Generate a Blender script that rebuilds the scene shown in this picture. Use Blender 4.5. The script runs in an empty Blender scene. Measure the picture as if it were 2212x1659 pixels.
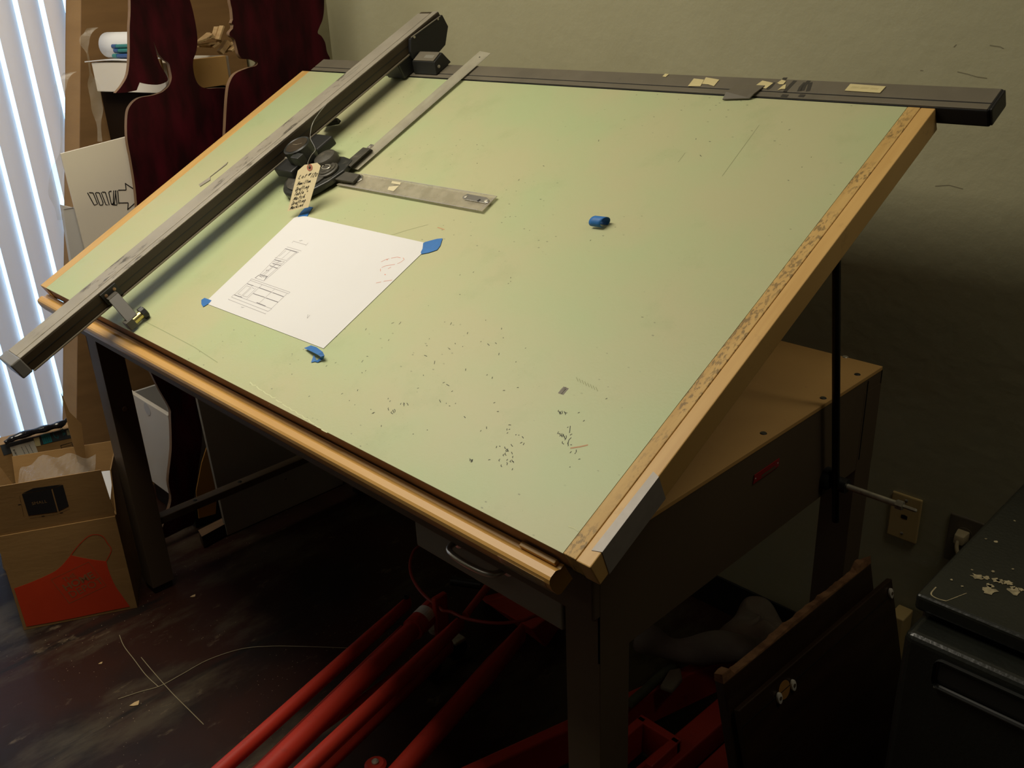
import bpy, bmesh, math, random
from mathutils import Vector, Matrix
random.seed(7)
sc = bpy.context.scene
COL = sc.collection
V = Vector
PI = math.pi

# ---------------------------------------------------------------- camera
F = 2002.3                                  # focal length in pixels of a 2212 x 1659 frame
YAW, PIT, ROL = .8102, -.4091, -.0441
CAM = V((.6204, -.7078, 1.6192))
cyw, syw, cp, sp = math.cos(YAW), math.sin(YAW), math.cos(PIT), math.sin(PIT)
FW = V((-syw * cp, cyw * cp, sp))
_r0 = V((cyw, syw, 0)); _u0 = _r0.cross(FW)
RT = math.cos(ROL) * _r0 + math.sin(ROL) * _u0
UP = -math.sin(ROL) * _r0 + math.cos(ROL) * _u0
cd = bpy.data.cameras.new('camera'); cam = bpy.data.objects.new('camera', cd); COL.objects.link(cam)
cd.sensor_fit = 'HORIZONTAL'; cd.sensor_width = 36; cd.lens = F / 2212 * 36; cd.clip_start = .02
cam.matrix_world = Matrix(((RT.x, UP.x, -FW.x, CAM.x), (RT.y, UP.y, -FW.y, CAM.y), (RT.z, UP.z, -FW.z, CAM.z), (0, 0, 0, 1)))
sc.camera = cam

# ---------------------------------------------------------------- exposure, daylight, lamps
sc.view_settings.view_transform = 'Standard'; sc.view_settings.look = 'None'
sc.view_settings.gamma = 1; sc.view_settings.use_curve_mapping = False
sc.view_settings.exposure = 0.0
w = bpy.data.worlds.new('daylight'); sc.world = w; w.use_nodes = True
bg = w.node_tree.nodes['Background']; bg.inputs[0].default_value = (.40, .61, 1, 1); bg.inputs[1].default_value = 4.2
def area(name, loc, size, sizey, power, col, aim, spread=180):
    l = bpy.data.lights.new(name, 'AREA'); l.shape = 'RECTANGLE'; l.size = size; l.size_y = sizey
    l.energy = power; l.color = col; l.spread = math.radians(spread)
    o = bpy.data.objects.new(name, l); COL.objects.link(o); o.location = loc
    o.rotation_euler = (V(aim) - V(loc)).to_track_quat('-Z', 'Y').to_euler(); return o
WARM = (1, .91, .74)
area('ceiling_or_fill_lamp', (-1.30, -.22, 2.66), 1.6, .7, 35, WARM, (-1.30, -.22, 0), 165)
area('ceiling_or_fill_lamp', (.80, .70, 2.66), .9, .30, 4, WARM, (.80, .70, 0))
area('ceiling_or_fill_lamp', (-1.5, -2.1, 2.66), 1.4, .35, 2, WARM, (-1.5, -2.1, 0))  # unseen fill lamp added behind the camera to brighten legs and front faces

# ---------------------------------------------------------------- pixel -> place helpers (place measurements read off the photograph)
def ray(p): return FW + RT * ((p[0] - 1106) / F) - UP * ((p[1] - 829.5) / F)
def onpl(p, n, k):
    d = ray(p); n = V(n); return CAM + d * ((k - n.dot(CAM)) / n.dot(d))
def PX(p, x): return onpl(p, (1, 0, 0), x)
def PY(p, y): return onpl(p, (0, 1, 0), y)
def PZ(p, z): return onpl(p, (0, 0, 1), z)
TILT = .4831
ZB = .967
BO = V((0, 0, ZB)); EV = V((0, math.cos(TILT), math.sin(TILT))); EN = V((0, -math.sin(TILT), math.cos(TILT))); EX = V((1, 0, 0))
def bw(s, v, h=0): return BO + EX * s + EV * v + EN * h
def PB(p, h=0): return onpl(p, EN, EN.dot(BO) + h)
def SV(p, h=0):
    q = PB(p, h) - BO; return (q.x, q.dot(EV))
BW, BD = 1.829, .9475

# ---------------------------------------------------------------- materials
MATS = {}
def mat(name, col, rough=.6, metal=0, var=0, scale=8, bump=0, bscale=60, col2=None, stretch=None, spec=.5, alpha=1, trans=0, detail=6, lo=.35, hi=.65):
    if name in MATS: return MATS[name]
    m = bpy.data.materials.new(name); m.use_nodes = True; MATS[name] = m
    nt = m.node_tree; b = nt.nodes['Principled BSDF']
    b.inputs['Base Color'].default_value = (*col, 1); b.inputs['Roughness'].default_value = rough
    b.inputs['Metallic'].default_value = metal; b.inputs['Specular IOR Level'].default_value = spec
    b.inputs['Alpha'].default_value = alpha
    tc = nt.nodes.new('ShaderNodeTexCoord'); mp = nt.nodes.new('ShaderNodeMapping')
    nt.links.new(tc.outputs['Object'], mp.inputs['Vector'])
    if stretch: mp.inputs['Scale'].default_value = stretch
    if var or col2:
        nz = nt.nodes.new('ShaderNodeTexNoise'); nz.inputs['Scale'].default_value = scale; nz.inputs['Detail'].default_value = detail
        nt.links.new(mp.outputs[0], nz.inputs['Vector'])
        cr = nt.nodes.new('ShaderNodeValToRGB'); nt.links.new(nz.outputs['Fac'], cr.inputs[0])
        if not col2: col2 = tuple(c * (1 - var) for c in col)
        cr.color_ramp.elements[0].position = lo; cr.color_ramp.elements[1].position = hi
        cr.color_ramp.elements[0].color = (*col2, 1); cr.color_ramp.elements[1].color = (*col, 1)
        nt.links.new(cr.outputs[0], b.inputs['Base Color'])
    if bump:
        n2 = nt.nodes.new('ShaderNodeTexNoise'); n2.inputs['Scale'].default_value = bscale; n2.inputs['Detail'].default_value = 4
        nt.links.new(mp.outputs[0], n2.inputs['Vector'])
        bp = nt.nodes.new('ShaderNodeBump'); bp.inputs['Strength'].default_value = bump; bp.inputs['Distance'].default_value = .004
        nt.links.new(n2.outputs['Fac'], bp.inputs['Height']); nt.links.new(bp.outputs[0], b.inputs['Normal'])
    return m
def overlay(m, col, scale, lo, hi, kind='noise', stretch=(1, 1, 1), rot=(0, 0, 0), amount=1, detail=8, mask=None):
    """mix a second pattern (specks, scuffs, dirt) over the material's colour"""
    nt = m.node_tree; b = nt.nodes['Principled BSDF']; inp = b.inputs['Base Color']
    tc = nt.nodes.new('ShaderNodeTexCoord'); mp = nt.nodes.new('ShaderNodeMapping'); nt.links.new(tc.outputs['Object'], mp.inputs['Vector'])
    mp.inputs['Scale'].default_value = stretch; mp.inputs['Rotation'].default_value = rot
    if kind == 'noise':
        t = nt.nodes.new('ShaderNodeTexNoise'); t.inputs['Detail'].default_value = detail; out = t.outputs['Fac']; t.inputs['Roughness'].default_value = .65
    else:
        t = nt.nodes.new('ShaderNodeTexVoronoi'); out = t.outputs['Distance']
    t.inputs['Scale'].default_value = scale; nt.links.new(mp.outputs[0], t.inputs['Vector'])
    mr = nt.nodes.new('ShaderNodeMapRange'); mr.inputs['From Min'].default_value = lo; mr.inputs['From Max'].default_value = hi
    mr.inputs['To Max'].default_value = amount; nt.links.new(out, mr.inputs['Value']); fac = mr.outputs[0]
    if mask:
        t2 = nt.nodes.new('ShaderNodeTexNoise'); t2.inputs['Scale'].default_value = mask[0]; t2.inputs['Detail'].default_value = 2; nt.links.new(tc.outputs['Object'], t2.inputs['Vector'])
        m2 = nt.nodes.new('ShaderNodeMapRange'); m2.inputs['From Min'].default_value = mask[1]; m2.inputs['From Max'].default_value = mask[2]; nt.links.new(t2.outputs['Fac'], m2.inputs['Value'])
        mu = nt.nodes.new('ShaderNodeMath'); mu.operation = 'MULTIPLY'; nt.links.new(fac, mu.inputs[0]); nt.links.new(m2.outputs[0], mu.inputs[1]); fac = mu.outputs[0]
    mx = nt.nodes.new('ShaderNodeMix'); mx.data_type = 'RGBA'
    if inp.links: nt.links.new(inp.links[0].from_socket, mx.inputs['A'])
    else: mx.inputs['A'].default_value = inp.default_value
    mx.inputs['B'].default_value = (*col, 1); nt.links.new(fac, mx.inputs['Factor']); nt.links.new(mx.outputs['Result'], inp)
    return m

M_wall = mat('olive_wall_paint', (.42, .395, .245), .75, col2=(.385, .36, .22), scale=3, bump=.35, bscale=38)
M_floor = mat('dark_painted_floor', (.030, .010, .006), .5, spec=.2, col2=(.014, .008, .006), scale=2.6, bump=.15, bscale=25, lo=.42, hi=.58)
overlay(M_floor, (.075, .058, .036), 1.6, .50, .60, amount=.75, stretch=(2.2, .8, 1), rot=(0, 0, .25))
overlay(M_floor, (.008, .007, .006), 3.0, .60, .66, amount=.8, stretch=(3.5, .5, 1), rot=(0, 0, .25))
overlay(M_floor, (.20, .15, .09), 10, .62, .74, amount=.6, stretch=(2, 1, 1), rot=(0, 0, .6))
overlay(M_floor, (.45, .36, .24), 70, .10, .05, kind='v', amount=.7, mask=(5, .50, .60))
M_ceil = mat('ceiling_paint', (.50, .45, .36), .9, var=.05)
M_far = mat('dim_workshop_wall', (.16, .13, .09), .9, var=.1)
M_vinyl = mat('green_vinyl', (.405, .47, .25), .5, col2=(.455, .45, .255), scale=3.5, bump=.05, bscale=200, lo=.40, hi=.62)
overlay(M_vinyl, (.33, .38, .19), 9, .56, .75, amount=.45, detail=10)
overlay(M_vinyl, (.12, .13, .08), 40, .11, .07, kind='v', stretch=(1, 1.9, 1.9), rot=(.2, .1, .5), amount=.6, mask=(4.5, .50, .58))
overlay(M_vinyl, (.14, .15, .09), 150, .10, .05, kind='v', amount=.5, mask=(9, .52, .62))
M_cleat = overlay(mat('maple_cleat', (.60, .37, .125), .5, col2=(.53, .31, .095), scale=4, stretch=(14, 1, 1)), (.30, .17, .05), 26, .62, .74, amount=.5)
M_dirtycleat = overlay(mat('soiled_maple', (.56, .36, .12), .6, col2=(.48, .29, .085), scale=5, stretch=(12, 1, 1)), (.06, .04, .018), 110, .50, .58, amount=.6, stretch=(1.8, .8, .8), mask=(11, .36, .50))
M_tray = overlay(mat('varnished_ledge', (.60, .345, .10), .42, col2=(.53, .29, .075), scale=3, stretch=(1, 12, 12)), (.06, .035, .02), 60, .70, .76, amount=.7)
M_core = mat('board_core', (.38, .19, .08), .7, var=.3, scale=30, stretch=(.3, 1, 1))
M_steel = overlay(mat('brown_painted_steel', (.12, .085, .052), .6, spec=.25, var=.12, scale=3), (.28, .2, .12), 70, .72, .78, amount=.5)
M_grey = mat('grey_drawer_steel', (.20, .18, .135), .5, var=.1, scale=4)
M_hard = overlay(mat('tan_hardboard', (.60, .35, .115), .6, col2=(.53, .30, .098), scale=4), (.25, .13, .05), 40, .66, .76, amount=.5)
M_black = mat('black_steel', (.012, .012, .011), .45)
M_rodb = mat('black_rod', (.008, .008, .008), .35, .3)
M_zinc = overlay(mat('zinc_rod', (.58, .55, .45), .4, .6, var=.3, scale=50), (.2, .13, .06), 60, .6, .7, amount=.6)
M_chrome = mat('brushed_aluminium', (.62, .60, .56), .3, .9, var=.1, scale=30)
M_tape = mat('grey_duct_tape', (.30, .27, .24), .45, .1, var=.12, scale=60)
M_alum = overlay(mat('dusty_aluminium', (.33, .295, .235), .5, .15, col2=(.28, .25, .195), scale=14), (.05, .04, .025), 24, .54, .64, amount=.85, stretch=(3, 1, 1), mask=(5, .48, .58))
M_rail = overlay(overlay(mat('dusty_black_rail', (.135, .115, .08), .62, col2=(.11, .095, .067), scale=9), (.17, .15, .11), 5, .5, .7, amount=.5), (.03, .026, .02), 14, .64, .70, amount=.7)
M_railb = mat('rail_black_side', (.010, .010, .011), .5)
M_beamside = mat('dark_bronze_side', (.040, .026, .012), .5, var=.2, scale=10)
M_head = overlay(mat('black_head_casting', (.018, .019, .016), .42), (.10, .09, .065), 28, .56, .70, amount=.6)
M_headdust = overlay(mat('dusty_head_top', (.06, .054, .04), .5, var=.3, scale=40), (.16, .14, .1), 60, .55, .7, amount=.6)
M_dial = mat('dusty_dial_glass', (.050, .036, .022), .3, var=.4, scale=50)
M_clear = mat('clear_scale', (.55, .50, .38), .25, alpha=.50, col2=(.42, .38, .28), scale=40)
M_clear2 = mat('dusty_clear_scale', (.46, .43, .33), .35, alpha=.72, col2=(.40, .37, .28), scale=30)
M_ink = mat('black_ink', (.012, .011, .012), .6)
M_pencil = mat('pencil_line', (.36, .34, .36), .7)
M_pencild = mat('pencil_line_dark', (.18, .17, .19), .7)
M_redpencil = mat('red_pencil', (.65, .30, .24), .7)
M_paper = mat('white_paper', (.68, .675, .675), .7, var=.015, scale=6)
M_manila = mat('manila_tag', (.78, .66, .40), .65, var=.04, scale=20)
M_reinf = mat('tag_reinforcement', (.42, .16, .10), .6)
M_blue = mat('blue_masking_tape', (.022, .16, .48), .55, var=.15, scale=50)
M_label = mat('cream_label', (.62, .53, .27), .6, var=.08, scale=40)
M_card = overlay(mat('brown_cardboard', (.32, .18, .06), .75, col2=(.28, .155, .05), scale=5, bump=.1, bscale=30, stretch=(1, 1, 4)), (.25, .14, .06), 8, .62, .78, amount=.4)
M_cardd = mat('dark_cardboard', (.15, .08, .028), .8, var=.2, scale=6, stretch=(1, 1, 5))
M_orange = overlay(mat('orange_print', (.60, .045, .008), .6, var=.06, scale=20), (.42, .20, .08), 40, .66, .8, amount=.4)
M_maroon = overlay(mat('maroon_stained_plywood', (.050, .003, .007), .6, spec=.10, col2=(.014, .0015, .0022), scale=5, stretch=(1, 3, .9), lo=.40, hi=.66), (.010, .002, .002), 4, .50, .7, stretch=(1, 2.6, .8), amount=.7)
M_plyedge = mat('plywood_edge', (.20, .115, .06), .7, var=.2, scale=20, stretch=(8, 1, 1))
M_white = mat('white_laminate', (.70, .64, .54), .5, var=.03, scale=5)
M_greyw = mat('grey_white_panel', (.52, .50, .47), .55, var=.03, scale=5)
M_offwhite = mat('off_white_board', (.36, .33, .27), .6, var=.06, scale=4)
M_darkwood = overlay(mat('dark_stained_wood', (.040, .020, .010), .38, col2=(.026, .013, .007), scale=5, stretch=(8, 1, 8)), (.07, .035, .018), 9, .6, .75, amount=.4, stretch=(6, 1, 6))
M_brokenwood = mat('splintered_wood', (.30, .15, .06), .8, col2=(.16, .07, .028), scale=40, bump=.6, bscale=90)
M_woodlight = mat('scrap_wood', (.52, .36, .17), .65, col2=(.40, .25, .11), scale=12, stretch=(1, 8, 8))
M_fridge = mat('black_enamel', (.012, .013, .010), .33, var=.2, scale=20, bump=.12, bscale=160)
M_fpaint = mat('paint_splash', (.36, .30, .17), .7, var=.5, scale=160)
M_red = overlay(mat('red_hoist_paint', (.42, .030, .016), .38, var=.1, scale=8), (.10, .015, .01), 14, .60, .74, amount=.6)
M_hose = mat('red_hose', (.30, .03, .02), .4)
M_rag = mat('grey_rag_cloth', (.17, .145, .125), .9, col2=(.12, .085, .075), scale=9, bump=.3, bscale=120)
M_canvas = mat('canvas_rag_cloth', (.15, .13, .09), .9, col2=(.13, .085, .06), scale=8, bump=.3, bscale=120)
M_beige = mat('beige_plastic', (.60, .44, .18), .45, var=.05, scale=20)
M_outlet = mat('grey_plate', (.15, .125, .085), .45, var=.1, scale=20)
M_cord = mat('ivory_cord', (.46, .38, .22), .5)
M_base = mat('black_vinyl_base', (.010, .011, .010), .5)
M_plast = mat('clear_plastic_wrap', (.55, .5, .42), .15, alpha=.24, bump=1, bscale=40)
M_bag = mat('black_plastic_bag', (.008, .008, .01), .15, bump=1, bscale=25)
M_teal = mat('teal_print', (.02, .24, .27), .5)
M_ptape = mat('slate_packing_tape', (.045, .055, .062), .35, var=.1, scale=20)
M_penb = mat('blue_marker', (.012, .06, .20), .4)
M_pent = mat('teal_marker', (.01, .16, .15), .4)
M_shipl = mat('shipping_label_paper', (.62, .58, .48), .6, var=.03)
M_badge = mat('red_badge', (.30, .012, .014), .35)
M_screwcap = mat('white_plastic_cap', (.70, .66, .56), .4)
M_dowel = mat('raw_wood_hole', (.36, .17, .03), .7)
M_asph = mat('pale_pavement', (.80, .88, .88), .9, var=.08, scale=2)
M_chip = mat('wood_chip', (.55, .38, .18), .7)
# blind slat: PVC lets part of the daylight through
M_slat = bpy.data.materials.new('pvc_slat'); M_slat.use_nodes = True
_n = M_slat.node_tree; _n.nodes.clear()
_o = _n.nodes.new('ShaderNodeOutputMaterial'); _d = _n.nodes.new('ShaderNodeBsdfDiffuse'); _t = _n.nodes.new('ShaderNodeBsdfTranslucent'); _x = _n.nodes.new('ShaderNodeMixShader')
_d.inputs[0].default_value = (.80, .72, .64, 1); _t.inputs[0].default_value = (.66, .66, .70, 1); _x.inputs[0].default_value = .12
_n.links.new(_d.outputs[0], _x.inputs[1]); _n.links.new(_t.outputs[0], _x.inputs[2]); _n.links.new(_x.outputs[0], _o.inputs[0])
# window glass
M_glass = bpy.data.materials.new('window_glass'); M_glass.use_nodes = True
_n = M_glass.node_tree; _n.nodes.clear()
_o = _n.nodes.new('ShaderNodeOutputMaterial'); _d = _n.nodes.new('ShaderNodeBsdfTransparent'); _t = _n.nodes.new('ShaderNodeBsdfGlossy'); _x = _n.nodes.new('ShaderNodeMixShader')
_d.inputs[0].default_value = (.93, .97, .97, 1); _t.inputs['Roughness'].default_value = .03; _x.inputs[0].default_value = .05
_n.links.new(_d.outputs[0], _x.inputs[1]); _n.links.new(_t.outputs[0], _x.inputs[2]); _n.links.new(_x.outputs[0], _o.inputs[0])

# ---------------------------------------------------------------- mesh builder
ROOT = {}
class MB:
    def __init__(s): s.bm = bmesh.new()
    def _merge(s, t):
        me = bpy.data.meshes.new('t'); t.to_mesh(me); t.free(); s.bm.from_mesh(me); bpy.data.meshes.remove(me)
    def hexa(s, p, bevel=0, seg=2):
        """p: 8 points, bottom loop then top loop"""
        t = bmesh.new(); v = [t.verts.new(q) for q in p]
        for f in ((3, 2, 1, 0), (4, 5, 6, 7), (0, 1, 5, 4), (1, 2, 6, 5), (2, 3, 7, 6), (3, 0, 4, 7)): t.faces.new([v[i] for i in f])
        if bevel: bmesh.ops.bevel(t, geom=list(t.edges), offset=bevel, segments=seg, affect='EDGES', profile=.5)
        s._merge(t); return s
    def box(s, a, b, bevel=0, fr=None, seg=2):
        (x0, y0, z0), (x1, y1, z1) = a, b
        p = [(x0, y0, z0), (x1, y0, z0), (x1, y1, z0), (x0, y1, z0), (x0, y0, z1), (x1, y0, z1), (x1, y1, z1), (x0, y1, z1)]
        return s.hexa([fr(*q) if fr else V(q) for q in p], bevel, seg)
    def prism(s, pts, off, bevel=0, seg=2, holes=()):
        """polygon pts swept by vector off"""
        t = bmesh.new(); off = V(off)
        a = [t.verts.new(V(q)) for q in pts]; b = [t.verts.new(V(q) + off) for q in pts]; n = len(pts)
        if holes:
            es = [t.edges.new((a[i], a[(i + 1) % n])) for i in range(n)]; es2 = [t.edges.new((b[i], b[(i + 1) % n])) for i in range(n)]
            hs = []
            for h in holes:
                ha = [t.verts.new(V(q)) for q in h]; hb = [t.verts.new(V(q) + off) for q in h]; k = len(h); hs.append((ha, hb))
                es += [t.edges.new((ha[i], ha[(i + 1) % k])) for i in range(k)]; es2 += [t.edges.new((hb[i], hb[(i + 1) % k])) for i in range(k)]
            bmesh.ops.triangle_fill(t, edges=es, use_beauty=True); bmesh.ops.triangle_fill(t, edges=es2, use_beauty=True)
            for ha, hb in hs:
                for i in range(len(ha)): t.faces.new((ha[i], hb[i], hb[(i + 1) % len(ha)], ha[(i + 1) % len(ha)]))
        else:
            t.faces.new(a[::-1]); t.faces.new(b)
        for i in range(n): t.faces.new((a[i], a[(i + 1) % n], b[(i + 1) % n], b[i]))
        bmesh.ops.recalc_face_normals(t, faces=list(t.faces))
        if bevel: bmesh.ops.bevel(t, geom=[e for e in t.edges if len(e.link_faces) == 2 and e.calc_face_angle(0) > .5], offset=bevel, segments=seg, affect='EDGES', profile=.5)
        s._merge(t); return s
    def quad(s, *p):
        s.bm.faces.new([s.bm.verts.new(V(q)) for q in p]); return s
    def grid(s, fn, nu, nv):
        g = [[s.bm.verts.new(fn(i / nu, j / nv)) for j in range(nv + 1)] for i in range(nu + 1)]
        for i in range(nu):
            for j in range(nv): s.bm.faces.new((g[i][j], g[i + 1][j], g[i + 1][j + 1], g[i][j + 1]))
        return s
    def tube(s, pts, r, n=14, cap=True, flat=None):
        """round bar along pts; r number or list; flat: list of (scale across, scale up) per point"""
        pts = [V(p) for p in pts]; rs = r if isinstance(r, (list, tuple)) else [r] * len(pts); rings = []
        up = V((0, 0, 1)); prev = None
        for i, p in enumerate(pts):
            d = (pts[min(i + 1, len(pts) - 1)] - pts[max(i - 1, 0)]).normalized()
            if prev is None:
                x = d.cross(up); x = d.cross(V((1, 0, 0))) if x.length < .05 else x
            else: x = prev - d * prev.dot(d)
            x.normalize(); y = d.cross(x).normalized(); prev = x
            fx, fy = flat[i] if flat else (1, 1)
            rings.append([s.bm.verts.new(p + x * (math.cos(2 * PI * k / n) * rs[i] * fx) + y * (math.sin(2 * PI * k / n) * rs[i] * fy)) for k in range(n)])
        for a, b in zip(rings, rings[1:]):
            for k in range(n): s.bm.faces.new((a[k], a[(k + 1) % n], b[(k + 1) % n], b[k]))
        if cap: s.bm.faces.new(rings[0][::-1]); s.bm.faces.new(rings[-1])
        return s
    def lathe(s, c, ax, prof, n=40):
        """prof: list of (r, t) along axis ax from c"""
        ax = V(ax).normalized(); x = ax.orthogonal().normalized(); y = ax.cross(x); c = V(c); rings = []
        for r, t in prof:
            if r < 1e-6: rings.append([s.bm.verts.new(c + ax * t)])
            else: rings.append([s.bm.verts.new(c + ax * t + (x * math.cos(2 * PI * k / n) + y * math.sin(2 * PI * k / n)) * r) for k in range(n)])
        for a, b in zip(rings, rings[1:]):
            for k in range(n):
                k2 = (k + 1) % n
                if len(a) == 1 and len(b) == 1: continue
                if len(a) == 1: s.bm.faces.new((a[0], b[k2], b[k]))
                elif len(b) == 1: s.bm.faces.new((a[k], a[k2], b[0]))
                else: s.bm.faces.new((a[k], a[k2], b[k2], b[k]))
        if len(rings[0]) > 1: s.bm.faces.new(rings[0][::-1])
        if len(rings[-1]) > 1: s.bm.faces.new(rings[-1])
        return s
    def ribbon(s, pts, wd, nrm, lift=0):
        """thin flat line along pts lying on a surface with normal nrm"""
        nrm = V(nrm).normalized(); pts = [V(p) + nrm * lift for p in pts]; L = []
        for i, p in enumerate(pts):
            d = (pts[min(i + 1, len(pts) - 1)] - pts[max(i - 1, 0)]); x = nrm.cross(d).normalized() * (wd / 2)
            L.append((s.bm.verts.new(p + x), s.bm.verts.new(p - x)))
        for a, b in zip(L, L[1:]): s.bm.faces.new((a[0], a[1], b[1], b[0]))
        return s
    def build(s, name, m, parent=None, smooth=False, solid=0, org=None, fixn=True):
        if fixn: bmesh.ops.recalc_face_normals(s.bm, faces=list(s.bm.faces))
        vs = [v.co for v in s.bm.verts]
        if parent is not None: o0 = ROOT[parent.name]
        elif org is not None: o0 = V(org)
        else: o0 = V(((min(v.x for v in vs) + max(v.x for v in vs)) / 2, (min(v.y for v in vs) + max(v.y for v in vs)) / 2, min(v.z for v in vs)))
        for v in s.bm.verts: v.co -= o0
        me = bpy.data.meshes.new(name); s.bm.to_mesh(me); s.bm.free()
        me.materials.append(m)
        if smooth:
            for p in me.polygons: p.use_smooth = True
        o = bpy.data.objects.new(name, me); COL.objects.link(o)
        if smooth:
            md = o.modifiers.new('edges', 'EDGE_SPLIT'); md.split_angle = math.radians(38)
        if solid:
            md = o.modifiers.new('thickness', 'SOLIDIFY'); md.thickness = solid; md.offset = 0
        if parent is not None: o.parent = parent
        else: o.location = o0
        ROOT[o.name] = o0
        return o
def tag(o, label, cat, group=None):
    o['label'] = label; o['category'] = cat
    if group: o['group'] = group
    return o
def thing(name, label, cat, loc, group=None):
    o = bpy.data.objects.new(name, None); COL.objects.link(o); o.location = loc; ROOT[o.name] = V(loc); o.empty_display_size = .05
    return tag(o, label, cat, group)
def struct(o): o['kind'] = 'structure'; return o
def text(body, name, m, parent, org, xa, ya, size, shear=0, align='LEFT', space=1, bold=0):
    """printed lettering lying on a surface: org, reading direction xa, up ya"""
    c = bpy.data.curves.new('txt', 'FONT'); c.body = body; c.size = size; c.shear = shear; c.align_x = align; c.space_character = space; c.offset = bold; c.resolution_u = 3
    t = bpy.data.objects.new('txt', c); COL.objects.link(t); dg = bpy.context.evaluated_depsgraph_get()
    me = bpy.data.meshes.new_from_object(t.evaluated_get(dg)); bpy.data.objects.remove(t); bpy.data.curves.remove(c)
    xa = V(xa).normalized(); ya = V(ya).normalized(); o0 = V(org) - ROOT[parent.name]
    for v in me.vertices: v.co = o0 + xa * v.co.x + ya * v.co.y
    me.name = name; me.materials.clear(); me.materials.append(m)
    o = bpy.data.objects.new(name, me); COL.objects.link(o); o.parent = parent; ROOT[o.name] = ROOT[parent.name]; return o
def join_text(objs):                       # several lines of one printed part become one mesh
    b = bmesh.new()
    for o in objs: b.from_mesh(o.data)
    b.to_mesh(objs[0].data); b.free()
    for o in objs[1:]: bpy.data.objects.remove(o)
    return objs[0]
def smooth_path(pts, k=6):
    pts = [V(p) for p in pts]; out = []
    for i in range(len(pts) - 1):
        a, b, c, d = pts[max(i - 1, 0)], pts[i], pts[i + 1], pts[min(i + 2, len(pts) - 1)]
        for j in range(k):
            t = j / k; out.append(.5 * ((2 * b) + (c - a) * t + (2 * a - 5 * b + 4 * c - d) * t * t + (3 * b - a - 3 * c + d) * t ** 3))
    out.append(pts[-1]); return out
def smooth_loop(pts, k=6):
    pts = [V(p) for p in pts]; n = len(pts); out = []
    for i in range(n):
        a, b, c, d = pts[i - 1], pts[i], pts[(i + 1) % n], pts[(i + 2) % n]
        for j in range(k):
            t = j / k; out.append(.5 * ((2 * b) + (c - a) * t + (2 * a - 5 * b + 4 * c - d) * t * t + (3 * b - a - 3 * c + d) * t ** 3))
    return out
EY, EZ = V((0, 1, 0)), V((0, 0, 1))

# ================================================================= THE SETTING
YW, XW = 1.14, -2.66
X1, Y1, ZC = 2.6, -3.4, 2.72
WY0, WY1, WZ0, WZ1 = -1.15, .66, .08, 2.35
struct(MB().box((XW - .15, Y1 - .1, -.12), (X1 + .1, YW + .1, 0)).build('floor', M_floor))
struct(MB().box((XW - .15, YW, 0), (X1 + .1, YW + .12, ZC)).build('wall_back', M_wall))
b = MB()
b.box((XW - .12, Y1, 0), (XW, WY0, ZC)); b.box((XW - .12, WY1, 0), (XW, YW, ZC)); b.box((XW - .12, WY0, 0), (XW, WY1, WZ0)); b.box((XW - .12, WY0, WZ1), (XW, WY1, ZC))
struct(b.build('wall_left', M_wall))
struct(MB().box((X1, Y1, 0), (X1 + .1, YW, ZC)).build('wall_right', M_far))
struct(MB().box((XW - .12, Y1 - .1, 0), (X1 + .1, Y1, ZC)).build('wall_front', M_far))
struct(MB().box((XW - .15, Y1 - .1, ZC), (X1 + .1, YW + .1, ZC + .1)).build('ceiling', M_ceil))
struct(MB().box((XW, 1.02, 0), (-2.114, YW, ZC)).build('wall_corner', M_wall))
struct(MB().box((-2.112, YW - .006, 0), (X1, YW, .106), .002).build('baseboard_back', M_base))
wn = struct(MB().box((XW - .10, WY0, WZ0), (XW - .085, WY1, WZ1)).build('window_1', M_glass))
b = MB()
for a, c in (((XW - .12, WY0, WZ0), (XW - .06, WY0 + .05, WZ1)), ((XW - .12, WY1 - .05, WZ0), (XW - .06, WY1, WZ1)), ((XW - .12, WY0, WZ0), (XW - .06, WY1, WZ0 + .05)), ((XW - .12, WY0, WZ1 - .05), (XW - .06, WY1, WZ1))): b.box(a, c, .004)
b.build('window_frame', mat('window_aluminium', (.5, .5, .5), .4, .5), wn)
struct(MB().box((XW - 14, -14, -.25), (XW - .2, 14, -.15)).build('pavement_outside', M_asph))

# vertical blind
bl = thing('vertical_blind', 'white vertical slat blind hanging in the bright window on the left', 'blind', (-2.60, -.6, 2.40))
XB = -2.60; pitch = .0747; yref = PX((32, 0), XB).y
ang = math.radians(58)                      # slat turned so its far edge goes towards the window
dx, dy = -math.cos(ang), math.sin(ang)
MB().box((XB - .03, WY0 + .02, 2.36), (XB + .03, WY1 - .01, 2.40), .004).build('head_rail', M_white, bl)
k = -30
while k < 6:
    yc = yref + k * pitch - dy * .0445
    if WY0 + .05 < yc < WY1 - .06:
        def fn(u, v, yc=yc):
            q = (u - .5) * .089; bulge = .021 * (1 - (2 * u - 1) ** 2)
            return V((XB + dx * q + dy * bulge, yc + dy * q - dx * bulge, .10 + v * 2.26))
        MB().grid(fn, 10, 1).build('slat', M_slat, bl, smooth=True)
    k += 1

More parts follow.
